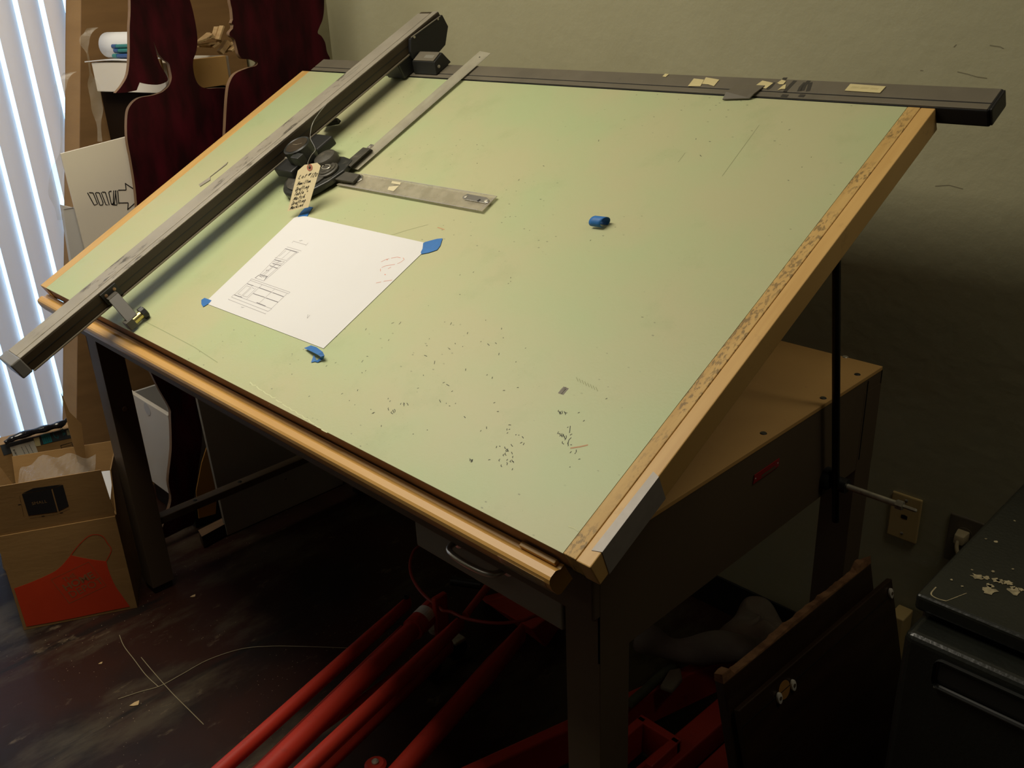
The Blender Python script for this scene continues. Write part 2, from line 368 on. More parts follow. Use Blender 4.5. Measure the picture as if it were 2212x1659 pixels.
# wall plates
o = thing('phone_wall_plate', 'beige phone jack plate on the wall, behind the steel rod', 'wall plate', (-.08, YW, .46))
p0 = PY((1930.8, 1058), YW); p1 = PY((1980.6, 1174.2), YW)
MB().box((p0.x, YW - .007, p1.z), (p1.x, YW, p0.z), .003).build('plate', M_beige, o)
zc_, xc_ = (p0.z + p1.z) / 2 + .002, (p0.x + p1.x) / 2
MB().prism([(xc_ - .007, YW - .0075, zc_ - .004), (xc_ + .007, YW - .0075, zc_ - .004), (xc_ + .007, YW - .0075, zc_ + .004), (xc_, YW - .0075, zc_ + .006), (xc_ - .007, YW - .0075, zc_ + .004)], (0, .003, 0)).build('jack', M_black, o)
for dz in (-.042, .042): MB().lathe((xc_, YW - .0065, zc_ + dz), (0, -1, 0), [(.0036, 0), (.0036, .001), (.002, .0022), (0, .0023)], 12).build('screw', M_zinc, o, True)
q0 = PY((2055.5, 1105), YW)
o = thing('power_outlet', 'grey outlet plate on the wall beside the black fridge', 'outlet', (q0.x + .035, YW, q0.z - .06))
MB().box((q0.x, YW - .006, q0.z - .116), (q0.x + .071, YW, q0.z), .003).build('plate', M_outlet, o)
MB().lathe((q0.x + .0355, YW - .0055, q0.z - .04), (0, -1, 0), [(.0165, 0), (.0165, .002), (0, .002)], 24).build('socket', M_outlet, o, True)
MB().lathe((q0.x + .0355, YW - .0055, q0.z - .078), (0, -1, 0), [(.0165, 0), (.0165, .002), (0, .002)], 24).build('socket', M_outlet, o, True)
o = thing('appliance_plug', 'ivory plug with its cord in the grey outlet by the fridge', 'plug', (q0.x + .035, YW - .02, q0.z - .04))
pc = V((q0.x + .034, YW - .008, q0.z - .040))
MB().hexa([pc + V(a) for a in ((-.013, 0, -.012), (.013, 0, -.012), (.013, 0, .012), (-.013, 0, .012), (-.010, -.028, -.012), (.010, -.028, -.012), (.010, -.026, .009), (-.010, -.026, .009))], .003).build('plug', M_cord, o, True)
MB().tube(smooth_path([pc + V(a) for a in ((-.001, -.024, -.004), (0, -.03, -.016), (.008, -.034, -.032), (.024, -.034, -.055), (.05, -.03, -.09), (.06, -.022, -.2), (.062, -.02, -.38))]), .0042, 10).build('cable', M_cord, o, True)

# ================================================================= DRAFTING TABLE
y0, xR, xL, LW, ZL, yb = .083, -.0564, -1.846, .065, .930, .9
T = thing('drafting_table', 'large tilted drafting table with a worn green board and brown steel base', 'table', (-.95, .49, 0))
bfr = lambda s, v, h: bw(s, v, h)
MB().box((-1.789, .0015, -.038), (-.046, BD, -.0025), .0008, bfr).build('board_core', M_core, T)
MB().box((-1.790, 0, -.0025), (-.0455, BD - .001, 0), 0, bfr).build('vinyl_cover', M_vinyl, T)
def scuff(o, m, lines, wd, at=lambda p: PB(p, .0002), nrm=EN):   # worn marks are part of the surface's own mesh
    b = MB(); o0 = ROOT[o.name]
    for L in lines: b.ribbon([at(p) - o0 for p in L], wd, nrm)
    t = bpy.data.meshes.new('t'); b.bm.to_mesh(t); b.bm.free(); bm = bmesh.new(); bm.from_mesh(o.data); n = len(bm.faces); bm.from_mesh(t); bm.faces.ensure_lookup_table()
    o.data.materials.append(m); k = len(o.data.materials) - 1
    for f in bm.faces[n:]: f.material_index = k
    bm.to_mesh(o.data); bm.free()
vin = bpy.data.objects['vinyl_cover']; rs = random.Random(21); LN = []
def flecks(n, x0, x1, y0_, y1_, ln):
    for _ in range(n):
        x, y = rs.uniform(x0, x1), rs.uniform(y0_, y1_); a = rs.gauss(-.7, .7); l = ln * rs.uniform(.3, 1.2)
        LN.append([(x, y), (x + l * .5 * math.cos(a), y + l * .5 * math.sin(a) + rs.uniform(-1, 1)), (x + l * math.cos(a), y + l * math.sin(a))])
flecks(46, 780, 1130, 690, 940, 6); flecks(14, 920, 1180, 560, 760, 4); flecks(12, 560, 820, 760, 900, 4); flecks(12, 1040, 1130, 900, 1010, 5); flecks(10, 1190, 1260, 850, 1010, 5); flecks(12, 900, 1500, 300, 560, 4); flecks(8, 1500, 1850, 250, 420, 4)
for cx_, cy_, w_, h_, n_ in ((1098, 985, 22, 26, 16), (1215, 945, 18, 24, 12), (1018, 991, 8, 3, 5), (1216, 889, 12, 4, 7), (845, 885, 10, 4, 5), (870, 868, 8, 4, 4)):
    for _ in range(n_):
        x, y = rs.gauss(cx_, w_ * .5), rs.gauss(cy_, h_ * .5); LN.append([(x, y), (x + rs.uniform(-3, 3), y + rs.uniform(1, 4)), (x + rs.uniform(-2, 4), y + rs.uniform(3, 7))])
LN += [[(1232, 920), (1231, 928), (1230, 935)], [(1231, 940), (1236, 937)], [(1234, 945), (1229, 950), (1226, 959)], [(861, 345), (866, 342)], [(1308, 862), (1312, 860)]]
scuff(vin, mat('scuff_black', (.07, .075, .05), .7), LN, .0011)
scuff(vin, mat('scuff_grey', (.20, .18, .145), .7), [[(1208, 850), (1214, 842), (1220, 836)], [(1211, 851), (1217, 843), (1224, 837)], [(1214, 852), (1220, 845), (1226, 838)]], .0048)
scuff(vin, mat('scuff_red', (.48, .27, .14), .7), [[(1232, 968), (1252, 965), (1270, 961)], [(945, 491), (960, 496)]], .0022)
scuff(vin, mat('scuff_faint', (.30, .32, .17), .7), [[(1245 + i * 6, 815 + i * 3), (1249 + i * 6, 824 + i * 3)] for i in range(8)] + [[(845, 508), (880, 497), (925, 485)], [(1640, 270), (1600, 325), (1560, 380)], [(1480, 330), (1465, 350)]], .0010)
scuff(vin, mat('scuff_pale', (.58, .60, .36), .7), [[(1228, 1137), (1240, 1141), (1249, 1147)]] + [[(540 + i * 14, 826 + i * 9 + rs.uniform(-3, 3)), (546 + i * 14, 832 + i * 9), (553 + i * 14, 834 + i * 9 + rs.uniform(-2, 2))] for i in range(12)], .0018)
scuff(vin, mat('grime_line', (.30, .33, .17), .7), [[(285, 680), (350, 713), (420, 750), (470, 783)]], .0014)
scuff(bpy.data.objects['wall_back'], mat('wall_scratch', (.22, .20, .12), .8), [[(2068, 155), (2090, 160), (2110, 166), (2132, 169)], [(1988, 152), (1994, 153)], [(2138, 98), (2160, 101), (2168, 105)], [(2060, 102), (2066, 96)], [(1870, 392), (1890, 398), (1900, 404)], [(2020, 402), (2050, 400), (2080, 408)]], .0016, lambda p: PY(p, YW - .0004), V((0, -1, 0)))
MB().box((-.0450, 0, -.038), (-.0242, BD, .0002), .001, bfr).build('ruled_edge_strip', M_dirtycleat, T)['label'] = 'dirty wooden edge strip with worn markings'
MB().box((-.0234, -.001, -.040), (0, BD, .0002), .0016, bfr).build('end_cleat', M_cleat, T)
MB().box((-BW, -.001, -.040), (-1.7905, BD, .0002), .0016, bfr).build('end_cleat', M_cleat, T)
# pencil ledge along the front edge
prof = [(-.0015, -.040), (-.0015, -.0315), (-.0095, -.0315), (-.0135, -.0275), (-.0165, -.0255), (-.0265, -.0255), (-.0305, -.0275), (-.0335, -.033), (-.0345, -.044), (-.0315, -.060), (-.027, -.0645), (-.0015, -.0645)]
LG = MB().prism([bw(-1.836, v, h) for v, h in prof], EX * (1.836 - .056)).build('pencil_ledge', M_tray, T)
MB().box((-.128, -.0092, -.0315), (-.064, -.0016, -.0245), .001, bfr).build('ledge_block', M_tray, LG)
# strip of clear tape along the ledge's right end
MB().prism([bw(-.150, v, h) for v, h in ((-.0338, -.0305), (-.0353, -.044), (-.0322, -.0605), (-.0317, -.0603), (-.0347, -.044), (-.0333, -.031))], EX * .085).build('clear_tape', mat('clear_tape', (.62, .52, .3), .12, alpha=.45), LG)
# duct tape folded over the right cleat
t0, t1 = SV((1283, 1192))[1] + .004, SV((1407, 1024))[1]
b = MB()
b.prism([bw(-.0135, t0 - .004, .0004), bw(.0004, t0, .0004), bw(.0004, t1, .0004), bw(-.0110, t1 + .004, .0004)], EN * .0006)
b.prism([bw(.0001, t0, .0010), bw(.0001, t1, .0010), bw(.0001, t1 - .004, -.041), bw(.0001, t0 - .006, -.0405)], EX * .0007)
b.build('duct_tape', M_tape, T)['label'] = 'strip of grey duct tape folded over the right edge'
# base frame
def leg(x, y):
    l = MB().box((x, y, .022), (x + LW, y + LW, ZL - .09), .0008).build('leg', M_steel, T)
    MB().box((x + .004, y + .004, 0), (x + LW - .004, y + LW - .004, .06), .003).build('foot', M_black, l)
    return l
leg(xR - LW, y0); l = leg(xL, y0); leg(xR - LW, yb - LW); leg(xL, yb - LW)
for lz in (.60,):
    MB().lathe((xL + LW, y0 + LW * .55, .595), (1, 0, 0), [(.008, 0), (.008, .001), (.006, .003), (0, .0034)], 16).build('bolt', M_plyedge, l, True)
b = MB()                                     # right side apron, cut to clear the board, with the leg's boxed corner
b.prism([(xR, y0, .735), (xR, yb, .735), (xR, yb, ZL - .008), (xR, .155, ZL - .008), (xR, y0, .900)], (-.004, 0, 0))
for ya in (y0 + .0, .835): b.prism([(xR + .0004, ya, .735), (xR + .0004, ya + LW, .735), (xR + .0004, ya + LW, .895), (xR + .0004, ya, .895)], (-.004, 0, 0))
ap = b.build('side_apron', M_steel, T)
MB().box((xR + .0002, .8405, .755), (xR + .0016, .8425, ZL - .012)).build('seam', M_black, ap)
b = MB(); b.prism([(xL, y0, .735), (xL, yb, .735), (xL, yb, ZL - .008), (xL, .155, ZL - .008), (xL, y0, .900)], (.004, 0, 0)); b.build('side_apron', M_steel, T)
MB().box((xL, yb - .004, .735), (xR, yb, ZL - .008)).build('rear_apron', M_steel, T)
MB().box((xL - .012, y0 - .014, .815), (xR, y0 + .035, .885), .003).build('front_rail', M_steel, T)
lid = MB().box((xL, .165, ZL - .008), (xR + .0008, yb - .003, ZL), .001).build('table_lid', M_hard, T)
for p in ((1826, 771), (1852, 809), (1649, 936), (1778, 860)):
    c = PZ(p, ZL); MB().lathe(c, EZ, [(.006, 0), (.005, .0012), (0, .0016)], 14).build('screw', M_zinc if p[0] == 1826 else M_black, lid, True)
# drawer under the front right
dr = MB().box((-.458, y0 - .002, .757), (xR - LW - .004, y0 + .014, .862), .003).build('drawer', M_grey, T)
MB().box((-.452, y0 + .015, .760), (xR - LW - .010, y0 + .55, .765)).build('drawer_tray', M_grey, dr)
for xx in (-.452, xR - LW - .013): MB().box((xx, y0 + .015, .765), (xx + .003, y0 + .55, .842)).build('drawer_side', M_grey, dr)
hx0, hx1, hz = -.3497, -.2374, .812
MB().tube(smooth_path([(hx0, y0 - .002, hz), (hx0 + .004, y0 - .022, hz), (hx0 + .02, y0 - .031, hz), ((hx0 + hx1) / 2, y0 - .034, hz), (hx1 - .02, y0 - .031, hz), (hx1 - .004, y0 - .022, hz), (hx1, y0 - .002, hz)], 5), .0052, 12, flat=None).build('handle', M_chrome, dr, True)
for hx in (hx0, hx1): MB().lathe((hx, y0 - .002, hz), (0, -1, 0), [(.012, 0), (.012, .001), (.008, .004), (.0, .004)], 18).build('handle_washer', M_chrome, dr, True)
# footrest bar down the left side
b = MB(); b.box((xL + .018, y0 + LW - .002, .205), (xL + .052, yb - LW + .002, .228), .002)
fb = b.build('foot_bar', M_steel, T)
for yy in (.27, .42): MB().lathe((xL + .035, yy, .228), EZ, [(.007, 0), (.005, .002), (0, .0022)], 12).build('bolt', M_black, fb, True)
# tilt rod, clamp and locking handle on the right
xr = -.036; yr = PX((1811, 1040), xr).y
rt, rb_ = PX((1807, 560), xr), PX((1805, 1125), xr)
MB().tube([rb_, rt], .0068, 14).build('tilt_rod', M_rodb, T, True)
MB().tube([V((xL + .05, rb_.y, rb_.z)), V((xL + .05, rt.y, rt.z))], .0068, 14).build('tilt_rod', M_rodb, T, True)
cz = PX((1811, 1040), xr).z
b = MB(); b.lathe((xR, yr - .012, cz + .006), (1, 0, 0), [(.021, 0), (.021, .010), (.017, .013), (0, .013)], 26)
b.tube([(xR + .001, yr, cz - .004), (xr + .018, yr, cz - .004)], .0135, 18)
clampo = b.build('rod_clamp', M_black, T, True)
hb = MB().tube([(xr + .014, yr, cz - .004), (xr + .110, yr, cz - .004)], .0055, 14).build('lock_handle', M_zinc, clampo, True)
MB().lathe((xr + .108, yr, cz - .004), (1, 0, 0), [(.0085, 0), (.0085, .012), (.004, .0125), (.0034, .0126), (.0034, .034), (.002, .036), (0, .036)], 6).build('hex_nut', M_zinc, clampo)
# maker's badge on the right apron
bp_ = [PX(p, xR) for p in ((1625, 1045), (1680, 1006), (1682, 989), (1628, 1026))]
bd = MB().prism([p + EX * .0008 for p in bp_], EX * .0012).build('badge', M_badge, T)
def bq(u, v): return (bp_[0].lerp(bp_[1], u)).lerp(bp_[3].lerp(bp_[2], u), v) + EX * .0022
MB().quad(bq(.30, .12), bq(.86, .08), bq(.86, .42), bq(.30, .45)).build('badge_strip', M_steel, bd)
for u, v in ((.06, .5), (.94, .5)): MB().lathe(bq(u, v) - EX * .0004, (1, 0, 0), [(.0018, 0), (0, .001)], 8).build('rivet', M_screwcap, bd)

# ================================================================= DRAFTING MACHINE
D = thing('drafting_machine', 'black track drafting machine with a rail, sliding arm and protractor head', 'drafting machine', bw(-.9, .5, 0))
RH0, RH1, RV0, RV1, RS0, RS1 = -.030, .003, BD + .0006, 1.006, -1.787, .0815
rail = MB().box((RS0, RV0, RH0), (RS1, RV1, RH1 - .0004), .004, bfr, 3).build('top_rail', M_railb, D)
b = MB(); b.box((RS0 + .003, .9655, RH1 - .002), (RS1 - .003, RV1 - .003, RH1 + .0006), .001, bfr); b.box((RS0 + .003, RV0 + .0008, RH1 - .002), (RS1 - .003, .9628, RH1 + .0004), .001, bfr)
b.build('rail_cover', M_rail, rail)['label'] = 'dusty top cover of the rail'
MB().box((RS1 - .001, RV0 + .002, RH0 + .002), (RS1 + .003, RV1 - .002, RH1 - .001), .003, bfr).build('end_cap', M_railb, rail)
rc_ = bpy.data.objects['rail_cover']; onrail = lambda p: PB((p[0], p[1] + 6), RH1 + .0009)
scuff(rc_, mat('rail_smudge', (.035, .03, .022), .7), [[(1718, 168), (1708, 178), (1695, 192)], [(1748, 168), (1738, 178), (1733, 190)], [(1740, 172), (1730, 182), (1726, 191)], [(1751, 172), (1748, 182), (1745, 191)], [(1672, 172), (1664, 182), (1656, 187)], [(1690, 164), (1700, 164)], [(1688, 200), (1702, 201)], [(1726, 200), (1738, 201)]], .0075, onrail)
# clip that overhangs the board
k0, k1 = SV((1560, 214), .004), SV((1622, 214), .004)
b = MB(); b.prism([bw(k0[0] + .004, RV0 + .03, RH1 + .0005), bw(k1[0] + .006, RV0 + .03, RH1 + .0005), bw(k1[0] + .002, RV0 - .003, .0075), bw(k1[0] - .004, k1[1] + .002, .0015), bw(k0[0], k0[1], .0015), bw(k0[0] + .002, RV0 - .003, .0075)], EN * .0025, .0008)
b.build('rail_clip', M_rail, rail)
# sliding arm (vertical track)
def beam(q, v, h):                           # q across, v along; arm is very slightly out of square
    return bw(-1.432 + q + (v + .21) * .025, v, h)
BV0, BV1 = -.209, 1.112
arm = MB().box((0, BV0, .048), (.071, BV1, .0835), .003, beam, 2).build('sliding_arm', M_beamside, D)
b = MB(); b.box((.001, BV0 + .018, .0825), (.050, BV1 - .012, .0856), .0012, beam); b.box((.0512, BV0 + .018, .0825), (.0705, BV1 - .002, .0852), .0012, beam)
b.build('arm_cover', M_alum, arm)['label'] = 'scuffed aluminium top of the sliding arm'
MB().box((.0708, BV0 + .02, .0645), (.0716, BV1 - .05, .0662), 0, beam).build('groove', M_black, arm)
MB().box((.062, BV0 + .02, .0445), (.0745, BV1 - .12, .048), .001, beam).build('lower_lip', mat('lip_metal', (.20, .17, .12), .4, .3), arm)
MB().box((-.002, BV0 - .006, .046), (.073, BV0 + .0185, .0862), .003, beam).build('end_cap', mat('cap_grey', (.20, .19, .175), .35, .2), arm)
# oval maker's mark on the arm
ov = []
oc = PB((760, 155), .0858); osv = oc - BO
for i in range(25):
    a = i / 24 * 2 * PI; u, v_ = .034 * math.cos(a), .0075 * math.sin(a)
    ov.append(bw(osv.x + v_ + u * .025, osv.dot(EV) + u, .0858))
b = MB(); b.ribbon(ov, .0014, EN, .0002)
for t in (-.02, -.012, -.004, .004, .012, .020):
    b.ribbon([bw(osv.x - .003, osv.dot(EV) + t, .0858), bw(osv.x + .003, osv.dot(EV) + t + .003, .0858)], .001, EN, .0002)
b.build('oval_emblem', mat('emblem_silver', (.45, .42, .34), .4, .3), arm)
# carriage plate and brake box at the top
sR = -1.432 + .0716 + (1.0 + .21) * .025
def onS(p, s):
    q = PX(p, s) - BO; return (q.dot(EV), q.dot(EN))
pl = [onS(p, sR + .001) for p in ((882, 84), (950, 32), (963, 57), (957, 97), (931, 127), (888, 127), (882, 112))]
car = MB().prism([bw(sR + .001, v, h) for v, h in pl], EX * .010, .0012).build('carriage_plate', M_railb, D)
MB().box((-1.40, .930, RH1 + .002), (sR, 1.03, .046), .004, bfr).build('carriage_block', M_black, car)
e = [onS(p, sR + .0115) for p in ((888, 82), (951, 36))]
MB().prism([bw(sR + .011, e[0][0], e[0][1] + .0005), bw(sR + .011, e[1][0], e[1][1] + .0005), bw(sR + .011, e[1][0], e[1][1] + .0022), bw(sR + .011, e[0][0], e[0][1] + .0022)], EX * .002).build('plate_lip', M_alum, car)
for p in ((895, 80), (946, 41)):
    v, h = onS(p, sR + .011); MB().lathe(bw(sR + .0108, v, h), (1, 0, 0), [(.0032, 0), (.0032, .0012), (0, .0016)], 10).build('screw', M_zinc, car, True)
s2 = SV((973, 119), .05)[0]
tri = [(.958, .005), (1.005, .005), (.988, .050), (.964, .050)]
bxv = [(.955, RH1 + .002), (1.012, RH1 + .002), (.999, .040), (.966, .034)]
bk = MB().prism([bw(sR + .011, v, h) for v, h in bxv], EX * (.088), .0015).build('brake_box', M_black, car)
MB().prism([bw(sR + .016, .9675, .0352), bw(sR + .094, .9675, .0352), bw(sR + .094, .9975, .0405), bw(sR + .016, .9975, .0405)], EN * .0012).build('brake_label_plate', M_rail, bk)
b = MB()
for i in range(9): b.quad(*[bw(sR + .050 + i * .0038 + a, .976 + c, .0381 + c * .18) for a, c in ((0, 0), (.0028, .001), (.0026, .011), (.0002, .010))])
b.build('silver_marking', mat('silver_print', (.42, .40, .34), .35, .4), bk)
MB().lathe(bw(sR + .099, .972, .018), (1, 0, 0), [(.0042, 0), (.0042, .001), (.002, .002), (0, .002)], 12).build('screw', M_zinc, bk, True)
# roller bracket at the front end of the arm
sF = -1.432 + .0716 + (.05 + .21) * .025
rp = MB().prism([bw(sF, v, h) for v, h in ((.010, .052), (.052, .052), (.052, .081), (.010, .081))], EX * .0045, .001).build('roller_bracket', M_black, D)
b = MB(); b.prism([bw(sF + .003, v, h) for v, h in ((.016, .064), (.040, .064), (.040, .068), (.016, .068))], EX * .018)
b.hexa([bw(sF + .018, .014, .060), bw(sF + .062, .006, .016), bw(sF + .062, .032, .016), bw(sF + .018, .040, .060), bw(sF + .022, .014, .068), bw(sF + .066, .006, .024), bw(sF + .066, .032, .024), bw(sF + .022, .040, .068)], .001)
b.hexa([bw(sF + .050, .000, .006), bw(sF + .072, .000, .006), bw(sF + .072, .018, .006), bw(sF + .050, .018, .006), bw(sF + .050, .000, .026), bw(sF + .070, .000, .026), bw(sF + .070, .018, .026), bw(sF + .050, .018, .026)], .001)
b.build('bracket_arm', mat('bracket_grey', (.075, .068, .055), .5), rp)
MB().lathe(bw(sF + .060, .014, .0145), EV, [(.0095, 0), (.0095, .026), (.0095, .026)], 20).build('roller', mat('brass_roller', (.62, .52, .20), .25, .9), rp, True)
MB().lathe(bw(sF + .060, .040, .0145), EV, [(.014, 0), (.014, .010), (.011, .012), (0, .012)], 10).build('roller_knob', M_black, rp)
for v in (.020, .042): MB().lathe(bw(sF + .0042, v, .072 - (v - .02) * .0), (1, 0, 0), [(.0038, 0), (.0038, .0014), (.002, .002), (0, .002)], 12).build('screw', mat('copper_screw', (.36, .22, .12), .4, .6), rp, True)
# little flag that stands on the far side of the arm
fl = [PB(p, .060) for p in ((430, 400), (452, 385), (493, 351), (490, 356), (455, 383), (455, 390), (433, 404))]
MB().prism(fl, EN * .002).build('sight_flag', M_alum, arm)
# protractor head
HC = (-1.243, .529)
hc = lambda h: bw(HC[0], HC[1], h)
hd = MB().lathe(hc(.003), EN, [(.066, 0), (.073, .003), (.075, .008), (.075, .015), (.071, .019), (.050, .021), (.048, .0215), (0, .0215)], 48).build('protractor_head', M_head, D, True)
MB().lathe(hc(.0235), EN, [(.062, 0), (.062, .003), (.056, .004), (0, .004)], 40).build('index_ring', M_headdust, hd, True)
kb = bw(-1.285, .556, .024)
MB().lathe(kb, EN, [(.029, 0), (.029, .012), (.034, .016), (.0345, .048), (.034, .054), (.031, .0565), (.0285, .0545), (0, .0545)], 40).build('index_knob', M_head, hd, True)
MB().lathe(kb + EN * .0548, EN, [(.0275, 0), (.0275, .0008), (0, .0009)], 40).build('dial_face', M_dial, hd, True)
MB().ribbon([kb + EN * .0562 + EX * -.014 + EV * -.001, kb + EN * .0562 + EX * .002 + EV * .0, kb + EN * .0562 + EX * .013 + EV * .008], .0012, EN).build('dial_mark', mat('dial_scratch', (.24, .2, .14), .5), hd)
MB().box((-1.268, .517, .052), (-1.236, .537, .075), .002, bfr).build('release_lever', M_head, hd)
MB().tube([bw(-1.322, .548, .044), bw(-1.345, .540, .046)], .004, 10).build('lever_pin', M_zinc, hd, True)
MB().lathe(bw(-1.224, .572, .022), EN, [(.030, 0), (.030, .014), (.026, .021), (.014, .024), (0, .025)], 36).build('vernier_dome', M_headdust, hd, True)
rg = MB().lathe(bw(-1.193, .547, .024), EN, [(.026, 0), (.026, .004), (.021, .006), (.021, .008), (.015, .0085), (.013, .0105), (0, .011)], 36).build('setting_dial', M_headdust, hd, True)
MB().tube(smooth_loop([bw(-1.193 + a, .547 + c, .0355) for a, c in ((-.012, -.004), (0, -.008), (.012, -.004), (.012, .004), (0, .008), (-.012, .004))], 4), .0014, 6, cap=False).build('finger_loop', M_zinc, rg, True)
# baseplate nose that carries the two scales
b = MB(); b.prism([bw(s, v, .0085) for s, v in ((-1.245, .468), (-1.19, .470), (-1.160, .520), (-1.150, .560), (-1.160, .598), (-1.20, .604), (-1.245, .600))], EN * .014, .003)
b.build('base_plate', M_head, hd)
MB().hexa([PB(p, .0085) for p in ((747, 357), (757, 366), (806, 324), (790, 321))] + [PB(p, .0205) for p in ((744, 352), (757, 360), (800, 321), (784, 318))], .0012).build('scale_chuck', M_headdust, hd)
MB().hexa([PB(p, .0075) for p in ((724, 392), (766, 398), (782, 383), (742, 375))] + [PB(p, .0175) for p in ((722, 387), (762, 393), (777, 376), (740, 369))], .0012).build('scale_chuck', M_headdust, hd)
# clamp lever and cables by the arm
MB().hexa([PB(p, .012) for p in ((692, 276), (733, 269), (738, 261), (700, 262))] + [PB(p, .026) for p in ((692, 270), (730, 262), (729, 254), (698, 256))], .002).build('brake_lever', M_head, hd)
MB().tube(smooth_path([PB(p, h) for p, h in (((636, 301), .04), ((650, 292), .045), ((668, 290), .035), ((684, 284), .028), ((694, 272), .022))]), .0052, 10).build('head_link', M_headdust, hd, True)
MB().box((-1.345, .500, .024), (-1.268, .640, .047), .004, bfr).build('head_carriage', M_black, hd)
# the two scales
sl = [SV(p, .0075) for p in ((756, 365), (768, 374))]
lo = MB().hexa([bw(-1.1745, .585, .006), bw(-1.1375, .585, .006), bw(-1.1195, 1.050, .0075), bw(-1.1640, 1.056, .0075), bw(-1.1745, .585, .0085), bw(-1.1375, .585, .0072), bw(-1.1195, 1.050, .0085), bw(-1.1640, 1.056, .0100)], .0006).build('long_scale', M_clear2, D)
b = MB()
for i in range(150):
    t = .03 + .94 * i / 150; L = .0035 if i % 5 else .006
    x = -1.1375 + (.018) * t; v = .585 + .465 * t
    b.ribbon([bw(x - .001, v, .0088), bw(x - .001 - L, v, .0091)], .0004, EN)
b.build('graduations', M_pencild, lo)
for (px_, ln) in (((799, 318), .016),):
    s, v = SV(px_, .0095); b = MB(); b.box((s - .006, v - .018, .009), (s + .006, v + .009, .0105), .002, bfr); pt = b.build('scale_tab', M_chrome, lo)
    MB().lathe(bw(s, v, .0105), EN, [(.0042, 0), (.0042, .001), (.003, .0014), (0, .0014)], 14).build('screw', M_zinc, pt, True)
MB().lathe(bw(-1.141, 1.030, .0098), EN, [(.002, 0), (0, .0004)], 8).build('hanging_hole', M_black, lo)
sh4 = [SV(p, .006) for p in ((727, 399), (1042, 457), (1074, 424), (778, 375))]
so = MB().hexa([bw(s, v, .0048) for s, v in sh4] + [bw(s, v, .0070) for s, v in sh4], .0005).build('short_scale', M_clear, D)
def ss(u, v): 
    a = V((*sh4[0], 0)).lerp(V((*sh4[1], 0)), u); c = V((*sh4[3], 0)).lerp(V((*sh4[2], 0)), u); q = a.lerp(c, v); return bw(q.x, q.y, .0073)
b = MB()
for i in range(96):
    t = .12 + .74 * i / 96; L = .08 if i % 4 else .16
    b.ribbon([ss(t, .97), ss(t, .97 - L)], .0005, EN); b.ribbon([ss(t - .06, .03), ss(t - .06, .03 + L)], .0004, EN)
b.ribbon([ss(.03, .02), ss(.97, .02)], .0009, EN); b.ribbon([ss(.03, .985), ss(.98, .985)], .0008, EN); b.ribbon([ss(.985, .02), ss(.997, .98)], .0009, EN)
b.build('graduations', M_pencil, so)
tb = MB().prism([PB(p, .0074) for p in ((1003, 424), (1010, 420), (1052, 428), (1058, 433), (1055, 438), (1048, 440), (1004, 432), (999, 428))], EN * .0018, .0005).build('scale_tab', M_chrome, so)
MB().prism([PB(p, .0094) for p in ((1030, 434), (1036, 430), (1039, 431), (1033, 436))], EN * .0003).build('slot', M_black, tb)
for p in ((1006, 425), (1050, 434)): MB().lathe(PB(p, .0092), EN, [(.0042, 0), (.0042, .001), (.0028, .0014), (0, .0014)], 14).build('screw', M_zinc, tb, True)
tb = MB().prism([PB(p, .0074) for p in ((766, 392), (779, 378), (785, 380), (783, 388), (773, 394))], EN * .0018, .0005).build('scale_tab', M_chrome, so)
MB().lathe(PB((778, 386), .0092), EN, [(.0045, 0), (.0045, .001), (.003, .0014), (0, .0014)], 14).build('screw', M_chrome, tb, True)
b = MB(); b.quad(*[PB(p, .0076) for p in ((847, 391), (866, 394), (864, 399), (845, 396))]); b.quad(*[PB(p, .0076) for p in ((840, 403), (862, 401), (850, 413), (837, 410))])
b.build('tape_residue', mat('yellowed_tape', (.62, .55, .36), .5), so)

# ================================================================= PAPER LABELS ON THE RAIL
def rp_(p): return PB((p[0], p[1] + 6.5), RH1 + .0012)
for pts, lab in ((((1486, 180), (1499, 163.5), (1521, 166), (1517, 173), (1513, 180)), 'left half of two overlapping cream paper scraps on the dark rail'),
                 (((1516.5, 175), (1525, 161), (1554, 166), (1542, 180), (1530, 176)), 'right half of two overlapping cream paper scraps on the dark rail'),
                 (((1629, 181), (1647, 168), (1670.5, 173), (1655, 185)), 'cream paper square on the dark rail just behind its clip'),
                 (((1679, 173), (1689, 166), (1698, 169), (1692, 176), (1684, 176)), 'tiny torn cream scrap high on the dark smudged rail'),
                 (((1679, 189), (1692, 178), (1698, 176), (1696, 186), (1688, 186)), 'tiny torn cream scrap low on the dark smudged rail'),
                 (((1431, 159), (1437, 153), (1445, 154), (1438, 160)), 'tiny torn tan scrap alone on the middle of the rail')):
    o = tag(MB().prism([rp_(p) for p in pts], EN * .0006).build('paper_scrap', M_label), lab, 'paper', 'paper scraps stuck to the rail')
o = thing('embossed_label', 'long pale embossed label near the right end of the rail', 'label', rp_((1868, 185)), 'paper scraps stuck to the rail')
lp = [rp_(p) for p in ((1824.5, 190), (1837, 175.5), (1914, 181), (1901, 195))]
MB().prism(lp, EN * .0012, .0004).build('label_strip', M_label, o)
text('REGISTRATION NO. 0004', 'faint_lettering', mat('faint_emboss', (.50, .43, .22), .5), o, lp[0].lerp(lp[1], .35) + (lp[3] - lp[0]) * .14 + EN * .0014, lp[3] - lp[0], lp[1] - lp[0], .008) if False else None
b = MB()
for i in range(14):
    if i in (4, 9): continue
    u = .12 + i * .055
    b.ribbon([(lp[0].lerp(lp[3], u)).lerp(lp[1].lerp(lp[2], u), .40), (lp[0].lerp(lp[3], u + .018)).lerp(lp[1].lerp(lp[2], u + .018), .66)], .0022, EN, .0014)
b.build('faint_marks', mat('faint_emboss', (.54, .46, .23), .5), o)

